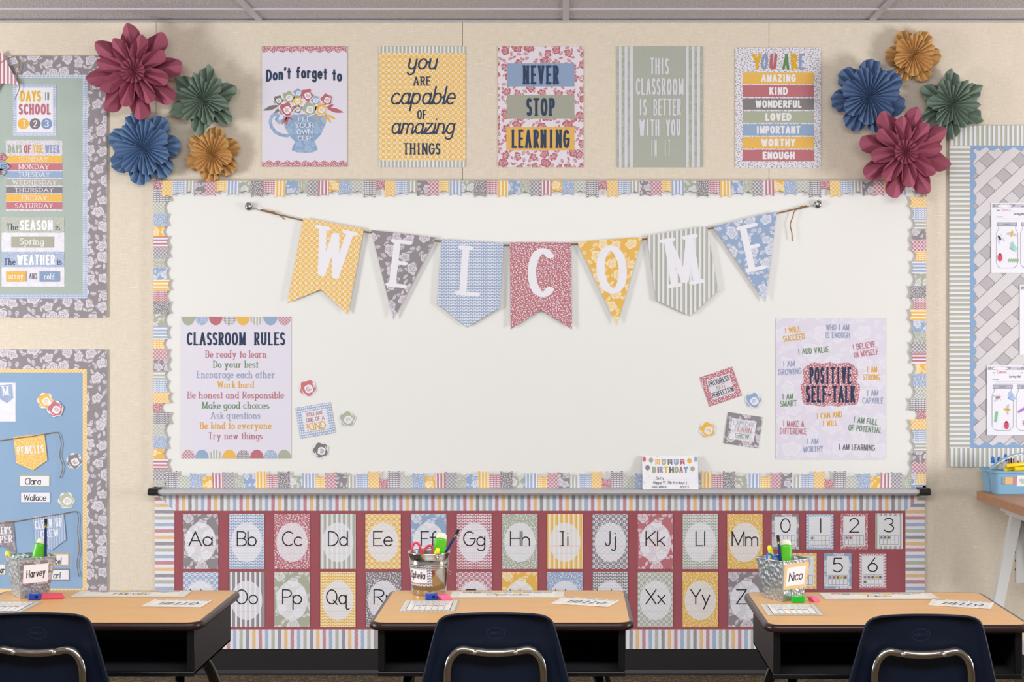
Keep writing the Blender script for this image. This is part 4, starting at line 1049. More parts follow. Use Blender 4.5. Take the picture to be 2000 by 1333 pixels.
def flower(px, py, R, c, kind, yb, lb, rot, tilt=(0, 0)):
    """R: outer radius in wall pixels; yb: how far the rim of the back layer stands off the wall"""
    d = D+yb
    p = at(px, py, yb-.02); m = paper(c)
    t = empty('paper_flower', lb, 'paper flower', (p.x, 0, p.z), group='folded paper flowers')
    R = R*d/F
    if kind == 'burgundy':
        layer('back_petals', t, m, R, 8, 2, .50, 'almond', .021, yb+.012, yb-.006, rot)
        layer('front_petals', t, m, R*.76, 8, 2, .52, 'almond', .018, yb-.018, yb-.034, rot+pi/8)
        layer('centre_pleats', t, m, R*.27, 16, 1, .80, 'point', .011, yb-.030, yb-.042, rot, fold0=.5)
    elif kind == 'green':
        layer('back_petals', t, m, R, 6, 4, .58, 'point', .015, yb+.012, yb-.006, rot)
        layer('front_petals', t, m, R*.76, 6, 4, .62, 'point', .014, yb-.018, yb-.032, rot+.45)
    else:
        n = 7 if kind == 'blue' else 6
        layer('back_petals', t, m, R, n, 4, .62, 'lobe', .015*R/.14, yb+.012, yb-.006, rot)
        layer('front_petals', t, m, R*.77, n, 4, .66, 'lobe', .014*R/.14, yb-.018, yb-.032, rot+.42)
    MB().lathe([(0, 0), (.022, 0), (.022, -yb-.012), (0, -yb-.012)], plain((196, 180, 158), .9), 20, Matrix.Translation((0, -.0005, 0)) @ Matrix.Rotation(pi/2, 4, 'X')).build('backing_disc', t)
    return t
BURG, BLUE, GREEN, GOLD = (166, 84, 106), (114, 145, 184), (130, 149, 133), (216, 172, 110)
flower(262, 140, 95, BURG, 'burgundy', -.120, 'big burgundy paper flower above the blue one beside the sage board', -.253)
flower(396, 195, 71, GREEN, 'green', -.064, 'sage green paper flower between the burgundy and gold ones by the teacup poster', -.157)
flower(279, 289, 72, BLUE, 'blue', -.045, 'blue paper flower between the sage bulletin board and a gold paper flower', -.36)
flower(414, 301, 54, GOLD, 'gold', -.034, 'gold paper flower touching the whiteboard border strip below a green one', .9)
flower(1698, 188, 74, (104, 130, 170), 'blue', -.064, 'dusty blue paper flower next to the seven word bar poster', .145)
flower(1785, 108, 54, GOLD, 'gold', -.036, 'gold paper flower topmost of its cluster near the ceiling', .5)
flower(1860, 203, 70, GREEN, 'green', -.048, 'green paper flower above the sage striped bulletin board', .02)
flower(1768, 298, 92, (168, 86, 108), 'burgundy', -.125, 'big burgundy paper flower overlapping the whiteboard corner and the trellis board', .13)

# ================================================================ DESKS
DZ = .680
def woodmat(c1, c2, c3, sx=3.0, sy=75.0, rough=.38):
    m = newmat('wood_laminate', rough, .4); b = NB(m); x, y, z = b.objco()
    n = b.noise(b.comb(x*sx, y*sy, z*sy), 1, 4, .62); n2 = b.noise(b.comb(x*sx*2.2, y*sy*3.2, 2.0), 1, 3)
    c = b.mix(n, lin(c1), lin(c2)); c = b.mix((n2 > .66)*.35, c, lin(c3))
    b.put(b.bsdf().inputs['Base Color'], c)
    return m
LAMI = woodmat((214, 158, 92), (238, 188, 122), (186, 128, 70))
EDGE = plain((46, 26, 25), .3, .4)
def black_plastic():
    m = newmat('textured_black_plastic', .5, .35); b = NB(m); x, y, z = b.objco()
    v = b.noise(b.comb(x, y, z), 900, 2)
    b.put(b.bsdf().inputs['Base Color'], lin((40, 39, 42))); b.bump(v, .5, .0008); return m
BPL = black_plastic(); BGL = plain((18, 18, 20), .15, .6)
def desk(x0, x1, yf, yb, lb):
    cx = (x0+x1)/2; cy = (yf+yb)/2; hx = (x1-x0)/2; hy = (yb-yf)/2
    t = empty('student_desk', lb, 'desk', (cx, cy, 0), group='student desks')
    def ring(d, z): return rrect(-hx-d, -hy-d, hx+d, hy+d, .035+d, z, 7)
    mb = MB(); mb.loft([ring(-.0065, DZ-.017), ring(-.0065, DZ)], LAMI, uvxy=True); mb.build('desktop', t)
    mb = MB(); mb.loft([ring(-.0064, DZ-.0185), ring(.000, DZ-.0182), ring(.0035, DZ-.0155), ring(.0045, DZ-.010), ring(.0035, DZ-.004), ring(.001, DZ-.0007), ring(-.0064, DZ-.0002)], EDGE, False, False, True); mb.build('edge_band', t)
    # open-fronted book box
    zt, zb = DZ-.019, DZ-.126; w = .0045; bx = hx-.018; f_, r_ = -hy+.022, hy-.035
    mb = MB()
    mb.box((-bx, f_, zb), (bx, r_, zb+w), BPL); mb.box((-bx, f_+.001, zt-w), (bx, r_, zt), BPL)
    for sx in (-1, 1):
        a, c = sorted((sx*bx, sx*(bx-w)))
        mb.add([(a, f_, zb), (c, f_, zb), (c, r_, zb+.0), (a, r_, zb+.0), (a, f_, zt), (c, f_, zt), (c, r_, zt), (a, r_, zt)], [(0, 3, 2, 1), (4, 5, 6, 7), (0, 1, 5, 4), (1, 2, 6, 5), (2, 3, 7, 6), (3, 0, 4, 7)], BPL)
    mb.box((-bx, r_-w, zb), (bx, r_, zt), BPL)
    mb.build('book_box', t)
    mb = MB(); q = .009
    mb.box((-bx-.002, f_-.005, zb-.003), (bx+.002, f_+.004, zb+q), BGL)
    for sx in (-1, 1): mb.box(tuple(sorted((sx*(bx+.002), sx*(bx-.016))))[:1]+(f_-.005, zb+q), (max(sx*(bx+.002), sx*(bx-.016)), f_+.004, zt), BGL)
    bevel(mb.build('front_rim', t), .0025)
    for sx in (-1, 1):
        mb = MB(); mb.box((sx*(bx-.07)-.02, hy-.19, zb-.012), (sx*(bx-.07)+.02, hy-.05, zb-.0005), BGL); bevel(mb.build('leg_bracket', t), .003)
        xx = sx*(bx-.07)
        path = smooth([(xx, -.02, zb-.014), (xx+sx*.004, .08, zb-.018), (xx+sx*.02, .135, zb-.045), (xx+sx*.038, .165, zb-.11), (xx+sx*.05, .185, zb-.22), (xx+sx*.06, .20, .02)], 6)
        lg1 = MB().tube(path, .0135, BGL, 14).build('leg', t)
        path = smooth([(xx, -.02, zb-.014), (xx+sx*.006, -.08, zb-.02), (xx+sx*.02, -.115, zb-.06), (xx+sx*.04, -.15, zb-.2), (xx+sx*.055, -.175, .02)], 6)
        lg2 = MB().tube(path, .0135, BGL, 14).build('leg', t)
        for yy, k, lg in ((.20, .06, lg1), (-.175, .055, lg2)): MB().lathe([(0, 0), (.017, 0), (.018, .012), (.015, .028), (0, .028)], BGL, 16, Matrix.Translation((xx+sx*k, yy, 0))).build('foot', lg)
    return t
CYF, CYB = 3.630-D, 4.087-D
desk(-1.462, -.852, CYF, CYB, 'student desk with the square bucket named Harvey below the blue board')
desk(-.4556, .1558, CYF, CYB, 'student desk with the round pail below the middle of the alphabet panel')
desk(.465, 1.075, 3.602-D, 4.058-D, 'student desk with the square bucket named Nico near the white trestle table')

# ================================================================ CHAIRS
NAVP = newmat('navy_polypropylene', .45, .32)
b = NB(NAVP); x, y, z = b.objco(); b.put(b.bsdf().inputs['Base Color'], lin((13, 22, 41))); b.bump(b.noise(b.comb(x, y, z), 700, 2), .35, .0006)
CHR = plain((178, 168, 158), .16, .5, 1.0)
def make_chair():
    t = empty('school_chair', 'x', 'chair', group='navy school chairs')
    # side profile of the shell: (y, z, half width)
    prof = [(.375, .412, .150), (.36, .424, .172), (.30, .426, .180), (.20, .418, .184), (.10, .412, .186), (.04, .414, .187), (.005, .430, .188), (-.010, .462, .188), (-.014, .50, .184), (-.018, .55, .172), (-.023, .60, .158), (-.029, .65, .1455), (-.034, .69, .135), (-.037, .715, .1275), (-.0385, .727, .119), (-.0390, .7335, .106), (-.0392, .7362, .092)]
    prof = [p for p in smooth(prof, 3)]
    ns = 24; vs = []
    for i, (y, z, w) in enumerate(prof):
        for k in range(ns+1):
            s = -1+2*k/ns; sg = abs(s)
            back = z > .45 and i > 10
            lip = .012*max(0, (sg-.86)/.14)**2
            if back:
                top = .010*max(0, (z-.722)/.0142)**2
                vs.append((s*w, y-max(lip, top)+.020*(1-s*s)*min(1, (z-.45)/.1), z))
            else: vs.append((s*w, y, z-lip-.010*(1-s*s)))
    fs = [(i*(ns+1)+k, i*(ns+1)+k+1, (i+1)*(ns+1)+k+1, (i+1)*(ns+1)+k) for i in range(len(prof)-1) for k in range(ns)]
    mb = MB(); mb.add(vs, fs, NAVP, smooth=True); o = mb.build('seat_shell', t)
    sd = o.modifiers.new('thick', 'SOLIDIFY'); sd.thickness = .0055; sd.offset = 0
    # chrome tube looped across the back
    R = .0098
    half = [(.112, .10, .395), (.108, -.010, .41), (.107, -.032, .45), (.1065, -.036, .52), (.106, -.036, .585), (.1045, -.037, .615), (.098, -.038, .638), (.085, -.0385, .653), (.070, -.039, .6575), (.050, -.037, .6535), (.044, -.034, .6525), (.036, -.036, .652), (.018, -.037, .6505), (0, -.037, .650)]
    path = smooth([(-x_, y_, z_) for x_, y_, z_ in half]+[(x_, y_, z_) for x_, y_, z_ in half[-2::-1]], 6)
    tube = MB().tube(path, R, CHR, 14).build('back_tube', t)
    for sx in (-1, 1):
        MB().lathe([(0, .0), (.0055, .0), (.005, .0025), (.0025, .004), (0, .004)], plain((206, 202, 196), .3, .5, .9), 14, Matrix.Translation((sx*.0455, -.0435, .6525)) @ Matrix.Rotation(pi/2, 4, 'X')).build('rivet', tube)
        for fy, fx in ((.33, .165), (-.06, .175)):
            leg = MB().tube(smooth([(sx*.112, .13, .393), (sx*.125, .13+(fy-.13)*.5, .390), (sx*.14, .13+(fy-.13)*.82, .365), (sx*fx, fy, .03)], 6), .0098, CHR, 12).build('leg', t)
            MB().lathe([(0, 0), (.014, 0), (.013, .02), (.0105, .034), (0, .034)], plain((30, 30, 34), .5), 14, Matrix.Translation((sx*fx, fy, 0))).build('foot_glide', leg)
    # moulded oval with the maker's word on the back
    LG = newmat('raised_navy_plastic', .35, .5); LG.node_tree.nodes['Principled BSDF'].inputs['Base Color'].default_value = lin((58, 72, 98))
    yl = lambda x_, z_: -.0302-.12*(z_-.66)+.020*(1-(x_/.142)**2)-.0032
    s = Sheet((-40, -20, 40, 20), sc=1000)
    s.line(oval(0, 0, 20, 13.3, 30), .5, LG, 0, cl=True); s.text('VIRCO', -14.5, 14.5, -3, 3, LG, 'thin', 0, pen=1.1); s.line(oval(13, -6.2, .9, .9, 8), .35, LG, 0, cl=True)
    s.mb.v = [(a, yl(a, .690+c)-.0006, c) for a, q, c in s.mb.v]
    s.mb.build('maker_mark', t, (0, 0, .690))
    return t
def copy_tree(o, parent=None):
    c = o.copy(); COL.objects.link(c)
    if parent: c.parent = parent
    for ch in list(o.children): copy_tree(ch, c)
    return c
ch0 = make_chair()
for i, (px, dy, lb) in enumerate(((70, 0, 'navy plastic school chair at the desk with the Harvey bucket'), (968, 0, 'navy plastic school chair at the desk with the round pail'), (1801, .02, 'navy plastic school chair at the desk with the Nico bucket'))):
    c = ch0 if i == 0 else copy_tree(ch0)
    p = at(px, 1244, -2.715-dy); c.location = (p.x, -2.685-dy, 0); c['label'] = lb

# ================================================================ DESK PAPERS
cre = plain((250, 244, 230), .3, .45)
def on_desk(v, dz=.0008): return (v[0], v[1], DZ+dz)
def nameplate(x, y, rz, nm, lb):
    s = Sheet((0, 0, 290, 92), None, plain((236, 228, 214), .3, .45), sc=1000, th=.0005)
    s.rect(22, 8, 268, 86, cre, 1)
    s.line([(24, 78), (266, 78)], .8, plain((214, 204, 190)), 2)
    for i, c in enumerate((ROS, GRY, SAG, YEL, BLU, YEL, ROS, BLU, SAG)):
        a = 28+26*i; s.poly([(a, 6), (a+24, 6), (a+24, 24), (a+12, 30 if i % 2 else 18), (a, 24)], plain(mixc(c, (238, 230, 214), .45)), 2)
    w = len(nm)*15.5; s.text(nm, 145-w/2, 145+w/2, 38, 62, plain((70, 62, 60)), 'hand', 3, pen=.8)
    return s.flat('name_plate', lb, 'name plate', (x, y, DZ+.0012), rz, 'desk name plates')
nameplate(-1.118, 4.025-D, 0, 'Harvey', 'long cream name plate reading Harvey lying on a desk')
nameplate(-.150, 4.012-D, 0, 'Ophelia', 'long cream name plate reading Ophelia lying on a desk')
nameplate(.800, 3.990-D, radians(1), 'Nico', 'long cream name plate reading Nico lying on a desk')
def hello(c0, rz, lb):
    s = Sheet((0, 0, 150, 100), None, plain((250, 246, 238), .3, .45), sc=1000, th=.0005)
    rnd = random.Random(3); cs = [mixc(c, (240, 234, 224), .45) for c in (ROS, YEL, BLU, SAG, GRY)]
    for i in range(5): s.poly([(8+28*i, 3), (32+28*i, 3), (32+28*i, 16), (20+28*i, 12), (8+28*i, 16)], plain(cs[i]), 1)
    for r in range(9):
        for k in range(9):
            x = 6+16*k+rnd.uniform(-3, 3); y = 24+8.4*r
            if 18 < x < 128 and 38 < y < 74: continue
            s.line([(x, y), (x+rnd.uniform(5, 11), y)], 1.3, plain(cs[rnd.randrange(5)]), 1)
    s.text('HELLO', 28, 124, 40, 72, plain(NAVY), 'italic', 2, pen=1.2)
    return s.flat('hello_card', lb, 'card', (c0[0], c0[1], DZ+.0012), rz, 'hello cards on the desks')
hello((-.967, 3.886-D), radians(-4), 'cream hello card lying beside the name plate reading Harvey')
hello((.050, 3.907-D), radians(-19), 'cream hello card lying askew near the name plate reading Ophelia')
hello((.983, 3.880-D), radians(-20), 'cream hello card lying askew near the name plate reading Nico')
def schedule(c0, lb, seed):
    s = Sheet((0, 0, 136, 150), None, P('Ss', .55), sc=1000, th=.0005)
    s.rect(4, 4, 132, 146, plain((222, 214, 198), .3, .45), 1); s.rect(14, 12, 122, 138, plain((70, 66, 76)), 2); s.rect(15.5, 13.5, 120.5, 136.5, plain((250, 247, 240), .3, .45), 3)
    s.line([(15, 52), (121, 52)], 1.2, plain((70, 66, 76)), 4)
    rnd = random.Random(seed)
    for r in range(3):
        x = 24
        while x < 112:
            w = rnd.uniform(5, 12); s.line([(x, 22+10*r), (x+w*.4, 20+10*r), (x+w, 23+10*r)], 1.5, plain(rnd.choice([(90, 96, 120), (130, 120, 126), (110, 130, 116)])), 4); x += w+5
    for k in range(1, 7): s.line([(15+15.1*k, 52), (15+15.1*k, 137)], .9, plain((90, 86, 92)), 4)
    for k in range(7):
        s.line([(19+15.1*k, 59), (27+15.1*k, 59)], 1.4, plain((140, 136, 146)), 4)
        if 0 < k < 6: s.rect(18+15.1*k, 72, 28+15.1*k, 82, plain([YEL, ROS, SAG, BLU, PERI][(k+seed) % 5]), 4)
    return s.flat('schedule_card', lb, 'card', (c0[0], c0[1], DZ+.0012), 0, 'weekly chart cards on the desks')
schedule((-1.379, 3.835-D), 'weekly chart card lying in front of the Harvey bucket', 1)
schedule((-.335, 3.850-D), 'weekly chart card lying in front of the round pail', 2)
schedule((.550, 3.797-D), 'weekly chart card lying in front of the Nico bucket', 3)

# ================================================================ PAILS
def galv():
    m = newmat('hammered_galvanised', .42, .5, .8); b = NB(m); x, y, z = b.objco()
    v = b.vor(b.comb(x*125, y*125, z*90+x*40), 1, '3D'); n = b.noise(b.comb(x, y, z), 60, 3)
    b.put(b.bsdf().inputs['Base Color'], b.mix(n, lin((150, 158, 164)), lin((206, 212, 216)))); b.bump(V(b, v.outputs['Distance']), .42, .005); return m
GALV = galv(); TIN = plain((202, 204, 206), .16, .5, 1.0)
HFL = pat('floral', (122, 112, 112), (190, 180, 182), .42)
def square_pail(cx, cy, rz, lb, nm, code):
    t = empty('square_bucket', lb, 'bucket', (cx, cy, DZ+.0006), rz)
    def sq(h, z, r=.004): return rrect(-h, -h, h, h, r, z, 3)
    mb = MB(); mb.loft([sq(.0355, 0), sq(.0500, .100), sq(.0512, .1015), sq(.0512, .1035), sq(.0488, .1035), sq(.0488, .100), sq(.0345, .0015)], GALV)
    mb.build('bucket_body', t)
    # label on the face that looks right of the camera (-y side of the bucket)
    code = code if isinstance(code, bpy.types.Material) else P(code, .55)
    s = Sheet((-41, -33, 41, 33), [(-41, -33), (41, -33), (38.5, 33), (-38.5, 33)], code, sc=1000, th=.0003)
    s.rect(-32, -24, 31, 24, plain((238, 232, 234)), 1); s.text(nm, -25, 23, -13 if nm == 'Nico' else -12, 12 if nm == 'Nico' else 9, plain((40, 22, 34)), 'marker', 2, rot=4, pen=.8)
    o = s.mb.build('name_label', t, (0, -.0449, .062), (radians(8.2), 0, 0)); tag(o, 'printed name label reading '+nm)
    return t
SPEC = newmat('speckled_kraft', .8, .2); b = NB(SPEC); u_, v_ = b.uv(); b.put(b.bsdf().inputs['Base Color'], b.mix(b.noise(b.comb(u_, v_), 1500, 2) > .5, lin((214, 172, 112)), lin((236, 210, 164))))
HB = (-1.372, 4.0015-D, radians(36)); NBK = (.5527, 3.9615-D, radians(35)); OP = (-.353, 4.032-D)
square_pail(*HB, 'square hammered metal bucket with a grey floral Harvey label', 'Harvey', HFL)
square_pail(*NBK, 'square hammered metal bucket with a tan Nico label', 'Nico', SPEC)
t = empty('round_pail', 'round shiny tin pail with the Ophelia label and wire handle', 'pail', (OP[0], OP[1], DZ+.0006), radians(-6))
prof = [(0, .0), (.0405, .0), (.0415, .002), (.0425, .013), (.0428, .0145), (.0432, .0145)]
rr = lambda z: .0425+(.0530-.0425)*z/.108
for z in (.070, .075, .080): prof += [(rr(z-.002), z-.002), (rr(z)+.0012, z), (rr(z+.002), z+.002)]
prof += [(.0525, .104), (.0545, .1065), (.0545, .109), (.0515, .109), (.051, .104), (.0405, .004), (0, .004)]
MB().lathe(prof, TIN, 56).build('pail_body', t)
s = Sheet((-40, -30, 40, 30), sc=1000)
def wrap(mb, z0, a0, extra=.0006):
    out = []
    for a, q, c in mb.v:
        r = rr(z0+c)+extra-q; th = a0+a/rr(z0+c); out.append((r*sin(th), -r*cos(th), c))
    mb.v = out
n = 16
for i in range(n):
    a, c = -37+74*i/n, -37+74*(i+1)/n; s.poly([(a, -27), (c, -27), (c, 27), (a, 27)], P('Gl', .6), 0)
for i in range(n):
    a, c = -34+58*i/n, -34+58*(i+1)/n; s.poly([(a, -19), (c, -19), (c, 19), (a, 19)], plain((238, 232, 236)), 1)
s.text('Ophelia', -28, 19, -12, 7, plain((40, 24, 40)), 'marker', 3, rot=-2, pen=.8)
wrap(s.mb, .052, radians(-24)); tag(s.mb.build('name_label', t, (0, 0, .052)), 'grey leaf label reading Ophelia')
for a in (38, 218):
    q = radians(a); p = Vector((sin(q), -cos(q), 0))*.052+Vector((0, 0, .096))
    MB().lathe([(0, 0), (.0075, 0), (.0075, .002), (.004, .004), (0, .0045)], TIN, 18, Matrix.Translation(p) @ Matrix.Rotation(q, 4, 'Z') @ Matrix.Rotation(pi/2, 4, 'X')).build('handle_ear', t)
q = radians(38); e = Vector((sin(q), -cos(q), 0)); w = Vector((cos(q), sin(q), 0))
path = [e*.0565*cos(pi*k/20)+w*.050*sin(pi*k/20)*.98+e*.0*k+Vector((0, 0, .096-.052*sin(pi*k/20))) for k in range(21)]
path = [Vector((p.x, p.y, p.z))*1 for p in path]
path = [Vector((p.x*(1.02 if hypot(p.x, p.y) > .053 else .0585/max(hypot(p.x, p.y), 1e-4)), p.y*(1.02 if hypot(p.x, p.y) > .053 else .0585/max(hypot(p.x, p.y), 1e-4)), p.z)) for p in path]
MB().tube(path, .0011, TIN, 8).build('wire_handle', t)

# ---- things standing in the pails
def stick(p0, p1, name, lb, cat, group=None, roll=0):
    p0 = Vector(p0); p1 = Vector(p1); v = (p1-p0)
    t = empty(name, lb, cat, p0, 0, group); t.rotation_mode = 'QUATERNION'
    vz = v.normalized(); vx = (Vector((1, 0, 0))-vz*vz.x).normalized(); vy = vz.cross(vx)
    t.rotation_quaternion = (Matrix((vx, vy, vz)).transposed() @ Matrix.Rotation(roll, 3, 'Z')).to_quaternion()
    return t, v.length
def pencil(p0, p1, lb):
    t, L = stick(p0, p1, 'pencil', lb, 'pencil', 'pencils in the desk pails')
    nav = plain((30, 48, 104), .3, .5); r = .0037
    MB().lathe([(0, 0), (r, .018), (r, L-.024)], nav, 6, smooth=False).build('shaft', t)
    MB().lathe([(.0040, L-.024), (.0041, L-.012), (.0038, L-.012)], plain((120, 108, 84), .3, .5, .9), 12).build('ferrule', t)
    MB().lathe([(.0037, L-.012), (.0037, L-.001), (.003, L), (0, L)], plain((34, 32, 34), .8), 12).build('eraser', t)
def chunky(p0, p1, lb, roll=0):
    t, L = stick(p0, p1, 'eraser_stick', lb, 'eraser stick', 'chunky green sticks in the desk pails', roll)
    grn = plain((92, 190, 40), .35, .45); cr = plain((228, 224, 204), .45, .4)
    def el(a, c, z, k=0): return [(a*cos(2*pi*i/28), c*sin(2*pi*i/28), z+(k*abs(sin(2*pi*i/28)) if k else 0)) for i in range(28)]
    mb = MB(); mb.loft([el(.0140, .009, 0), el(.0155, .010, .02), el(.0165, .0112, L-.022, .004), el(.0160, .0106, L-.018, .006), el(.0146, .0094, L-.018, .004)], grn, smooth=True); mb.build('holder', t)
    mb = MB(); mb.loft([el(.0140, .0090, L-.022), el(.0138, .0088, L-.010), el(.0120, .0076, L-.004), el(.007, .0045, L-.0005), el(.001, .001, L)], cr, smooth=True); mb.build('cream_tip', t)
def marker(p0, p1, lb, group='yellow highlighters in the desk pails'):
    t, L = stick(p0, p1, 'highlighter', lb, 'highlighter', group)
    ye = plain((240, 226, 40), .35, .45)
    MB().lathe([(0, 0), (.0055, 0), (.006, .01), (.006, L-.045)], plain((236, 210, 40), .35), 18).build('barrel', t)
    MB().lathe([(.0064, L-.045), (.0066, L-.012), (.0056, L-.004), (.003, L), (0, L)], ye, 18).build('pen_cap', t)
    MB().box((-.0015, -.0086, L-.040), (.0015, -.0062, L-.008), ye).build('clip', t)
def scissors(p0, p1, lb, c, roll, spread=.018):
    t, L = stick(p0, p1, 'scissors', lb, 'scissors', 'scissors in the desk pails', roll)
    m_ = plain(c, .35, .45); st = plain((190, 192, 196), .2, .5, 1.0)
    for sx in (-1, 1):
        k = 1 if sx < 0 else .84; dz = 0 if sx < 0 else .011
        path = [(sx*spread*(1 if sx < 0 else .75)+.0115*cos(a)+(.006*sin(a) if sx > 0 else 0), .0035*sx, L-.024*k-dz+.022*k*sin(a)) for a in [2*pi*i/24 for i in range(25)]]
        MB().tube(path, .0032, m_, 10, False).build('handle_loop', t)
        mb = MB(); mb.tube([(sx*spread*.8, .0025*sx, L-.046*k-dz), (sx*.004, .0015*sx, L*.42)], [.0038, .0028], m_, 8); mb.build('handle_arm', t)
        mb = MB(); mb.add([(sx*-.001, .0008*sx, 0), (sx*.006, .0008*sx, L*.12), (sx*.005, .0008*sx, L*.45), (sx*-.003, .0008*sx, L*.45), (sx*-.001, -.0004*sx, 0), (sx*.006, -.0004*sx, L*.12), (sx*.005, -.0004*sx, L*.45), (sx*-.003, -.0004*sx, L*.45)], [(0, 1, 2, 3), (7, 6, 5, 4), (0, 4, 5, 1), (1, 5, 6, 2), (2, 6, 7, 3), (3, 7, 4, 0)], st); mb.build('blade', t)
zb = DZ+.004
yh = HB[1]
pencil((HB[0]+.040, yh-.008, zb+.0), at(89.5, 1014, yh-.003), 'navy pencil standing in the Harvey bucket')
chunky((HB[0]-.004, yh+.002, zb+.001), at(84, 1052, yh+.012), 'chunky green stick with cream tip in the Harvey bucket')
marker((HB[0]-.028, yh+.004, zb+.001), at(13, 1077, yh+.008), 'yellow highlighter poking out of the Harvey bucket')
t, L = stick((HB[0]-.004, yh-.012, zb+.001), at(52, 1090, yh-.020), 'craft_stick', 'flat teal stick just showing in the Harvey bucket', 'craft stick')
tag(MB().box((-.008, -.0012, 0), (.008, .0012, L), plain((40, 150, 170), .5)).build('blade_strip', t))
yo = OP[1]
pencil((OP[0]-.0145, yo+.010, zb+.004), at(896, 1035, yo+.02), 'navy pencil leaning out of the round pail')
chunky((OP[0]+.006, yo+.002, zb+.003), at(864, 1041, yo-.004), 'chunky green stick with cream tip in the round pail')
marker((OP[0]-.006, yo-.022, zb+.003), at(856, 1071, yo-.026), 'yellow highlighter poking out of the round pail')
scissors((OP[0]-.012, yo-.006, zb+.003), at(825, 1058, yo-.012), 'pink handled scissors in the round pail', (226, 66, 96), .1, .0165)
yn = NBK[1]
pencil((NBK[0]+.002, yn-.006, zb+.0), at(1519, 1046, yn+.006), 'navy pencil standing in the Nico bucket')
chunky((NBK[0]+.004, yn+.010, zb+.001), at(1535, 1054, yn+.012), 'chunky green stick with cream tip in the Nico bucket')
marker((NBK[0]-.002, yn+.020, zb+.001), at(1502, 1066, yn+.016), 'yellow highlighter leaning out of the Nico bucket')
scissors((NBK[0]-.006, yn-.004, zb+.001), at(1506, 1079, yn+.000), 'blue handled scissors in the Nico bucket', (46, 110, 196), .5, .0105)

# ---- sharpeners and erasers
def sharpener(p, rz, c, lb, sq=False):
    t = empty('pencil_sharpener', lb, 'pencil sharpener', (p[0], p[1], DZ+.0008), rz, 'pencil sharpeners on the desks')
    m_ = plain(c, .35, .45); h = .0145; w, d_ = (.0155, .009) if not sq else (.0165, .011)
    pts = lambda k, z: rrect(-w-k, -d_-k, w+k, d_+k, .0045+k, z, 5)
    mb = MB(); mb.loft([pts(-.001, 0), pts(0, .001), pts(0, h-.001), pts(-.001, h), pts(-.0035, h), pts(-.0045, h-.003)], m_, smooth=False); mb.build('housing', t)
    MB().box((-w*.55, -.0035, h-.003), (w*.45, .0035, h-.0004), plain((190, 190, 194), .25, .5, .9)).build('blade', t)
    if not sq: MB().lathe([(0, 0), (.0036, 0), (.0036, .0006), (0, .0006)], plain((14, 18, 40), .8), 18, Matrix.Translation((w*.35, -d_-.0001, h*.5)) @ Matrix.Rotation(pi/2, 4, 'X')).build('pencil_hole', t)
def eraser(p, rz, L, w, h, lb, c=(232, 112, 150)):
    m_ = plain(c, .8, .2); k = h*.7
    mb = MB(); rings = []
    for y_ in (-w/2, w/2): rings.append([(-L/2+k, y_, 0), (L/2, y_, 0), (L/2-k, y_, h), (-L/2, y_, h)])
    mb.loft(rings, m_); o = mb.build('eraser', None, (p[0], p[1], DZ+.0008), (0, 0, rz)); bevel(o, .0012)
    tag(o, lb, 'eraser', 'pink erasers on the desks')
p = onz(66, 1173, DZ); sharpener((p.x, p.y+.008), .15, (26, 66, 170), 'blue pencil sharpener in front of the Harvey bucket')
p = onz(100, 1171, DZ); eraser((p.x, p.y+.008), .10, .060, .016, .0115, 'long coral pink eraser beside the sharpener by the Harvey bucket', (226, 90, 112))
p = onz(842, 1173, DZ); sharpener((p.x, p.y+.009), .1, (28, 72, 180), 'blue pencil sharpener in front of the round pail')
p = onz(866, 1174, DZ); eraser((p.x, p.y+.014), .55, .036, .026, .0125, 'pink wedge eraser beside the round pail')
p = onz(1559.5, 1178, DZ); sharpener((p.x, p.y+.010), .02, (10, 178, 40), 'bright green pencil sharpener in front of the Nico bucket', True)
p = onz(1590, 1177, DZ); eraser((p.x, p.y+.012), .45, .026, .024, .0115, 'small pink block eraser beside the green sharpener')

# ================================================================ TRESTLE TABLE
tt = empty('trestle_table', 'white trestle table with a butcher block top under the trellis board', 'table', (1.598, -.085, 0), radians(2.5))
WOODT = woodmat((158, 112, 80), (198, 148, 110), (130, 88, 62), 2.5, 34, .45)
TZ = .734
mb = MB(); mb.box((0, -1.0, TZ-.035), (1.5, 0, TZ), WOODT); bevel(mb.build('tabletop', tt), .003)
WP = plain((222, 220, 218), .45, .4); HOL = plain((92, 70, 60), .9)
def bar(mb, p, q, w, d_, m_):
    p, q = Vector(p), Vector(q); v = (q-p).normalized(); a = Vector((0, 1, 0)); c = v.cross(a).normalized()
    vs = [e+c*(sx*w/2)+a*(sy*d_/2) for e in (p, q) for sx, sy in ((-1, -1), (1, -1), (1, 1), (-1, 1))]
    mb.add(vs, [(0, 3, 2, 1), (4, 5, 6, 7), (0, 1, 5, 4), (1, 2, 6, 5), (2, 3, 7, 6), (3, 0, 4, 7)], m_)
xm = .135
mb = MB(); mb.box((xm-.075, -.88, TZ-.065), (xm+.075, -.10, TZ-.0355), WP); mb.box((xm-.055, -.88, TZ-.080), (xm+.055, -.10, TZ-.066), WP); bevel(mb.build('top_beam', tt), .002)
for yy in (-.145, -.80):
    for sx in (-1, 1):
        mb = MB(); bar(mb, (xm+sx*.025, yy, TZ-.068), (xm+sx*.165, yy, .0), .040, .030, WP); bevel(mb.build('leg', tt), .0015)
    mb = MB(); bar(mb, (xm, yy+.032, TZ-.081), (xm, yy+.032, TZ-.34), .040, .022, WP)
    for k in range(6): mb.lathe([(0, 0), (.0045, 0), (.0045, .0005), (0, .0005)], HOL, 12, Matrix.Translation((xm-.0202, yy+.032, TZ-.12-.034*k)) @ Matrix.Rotation(-pi/2, 4, 'Y'))
    bevel(mb.build('height_post', tt), .0015)
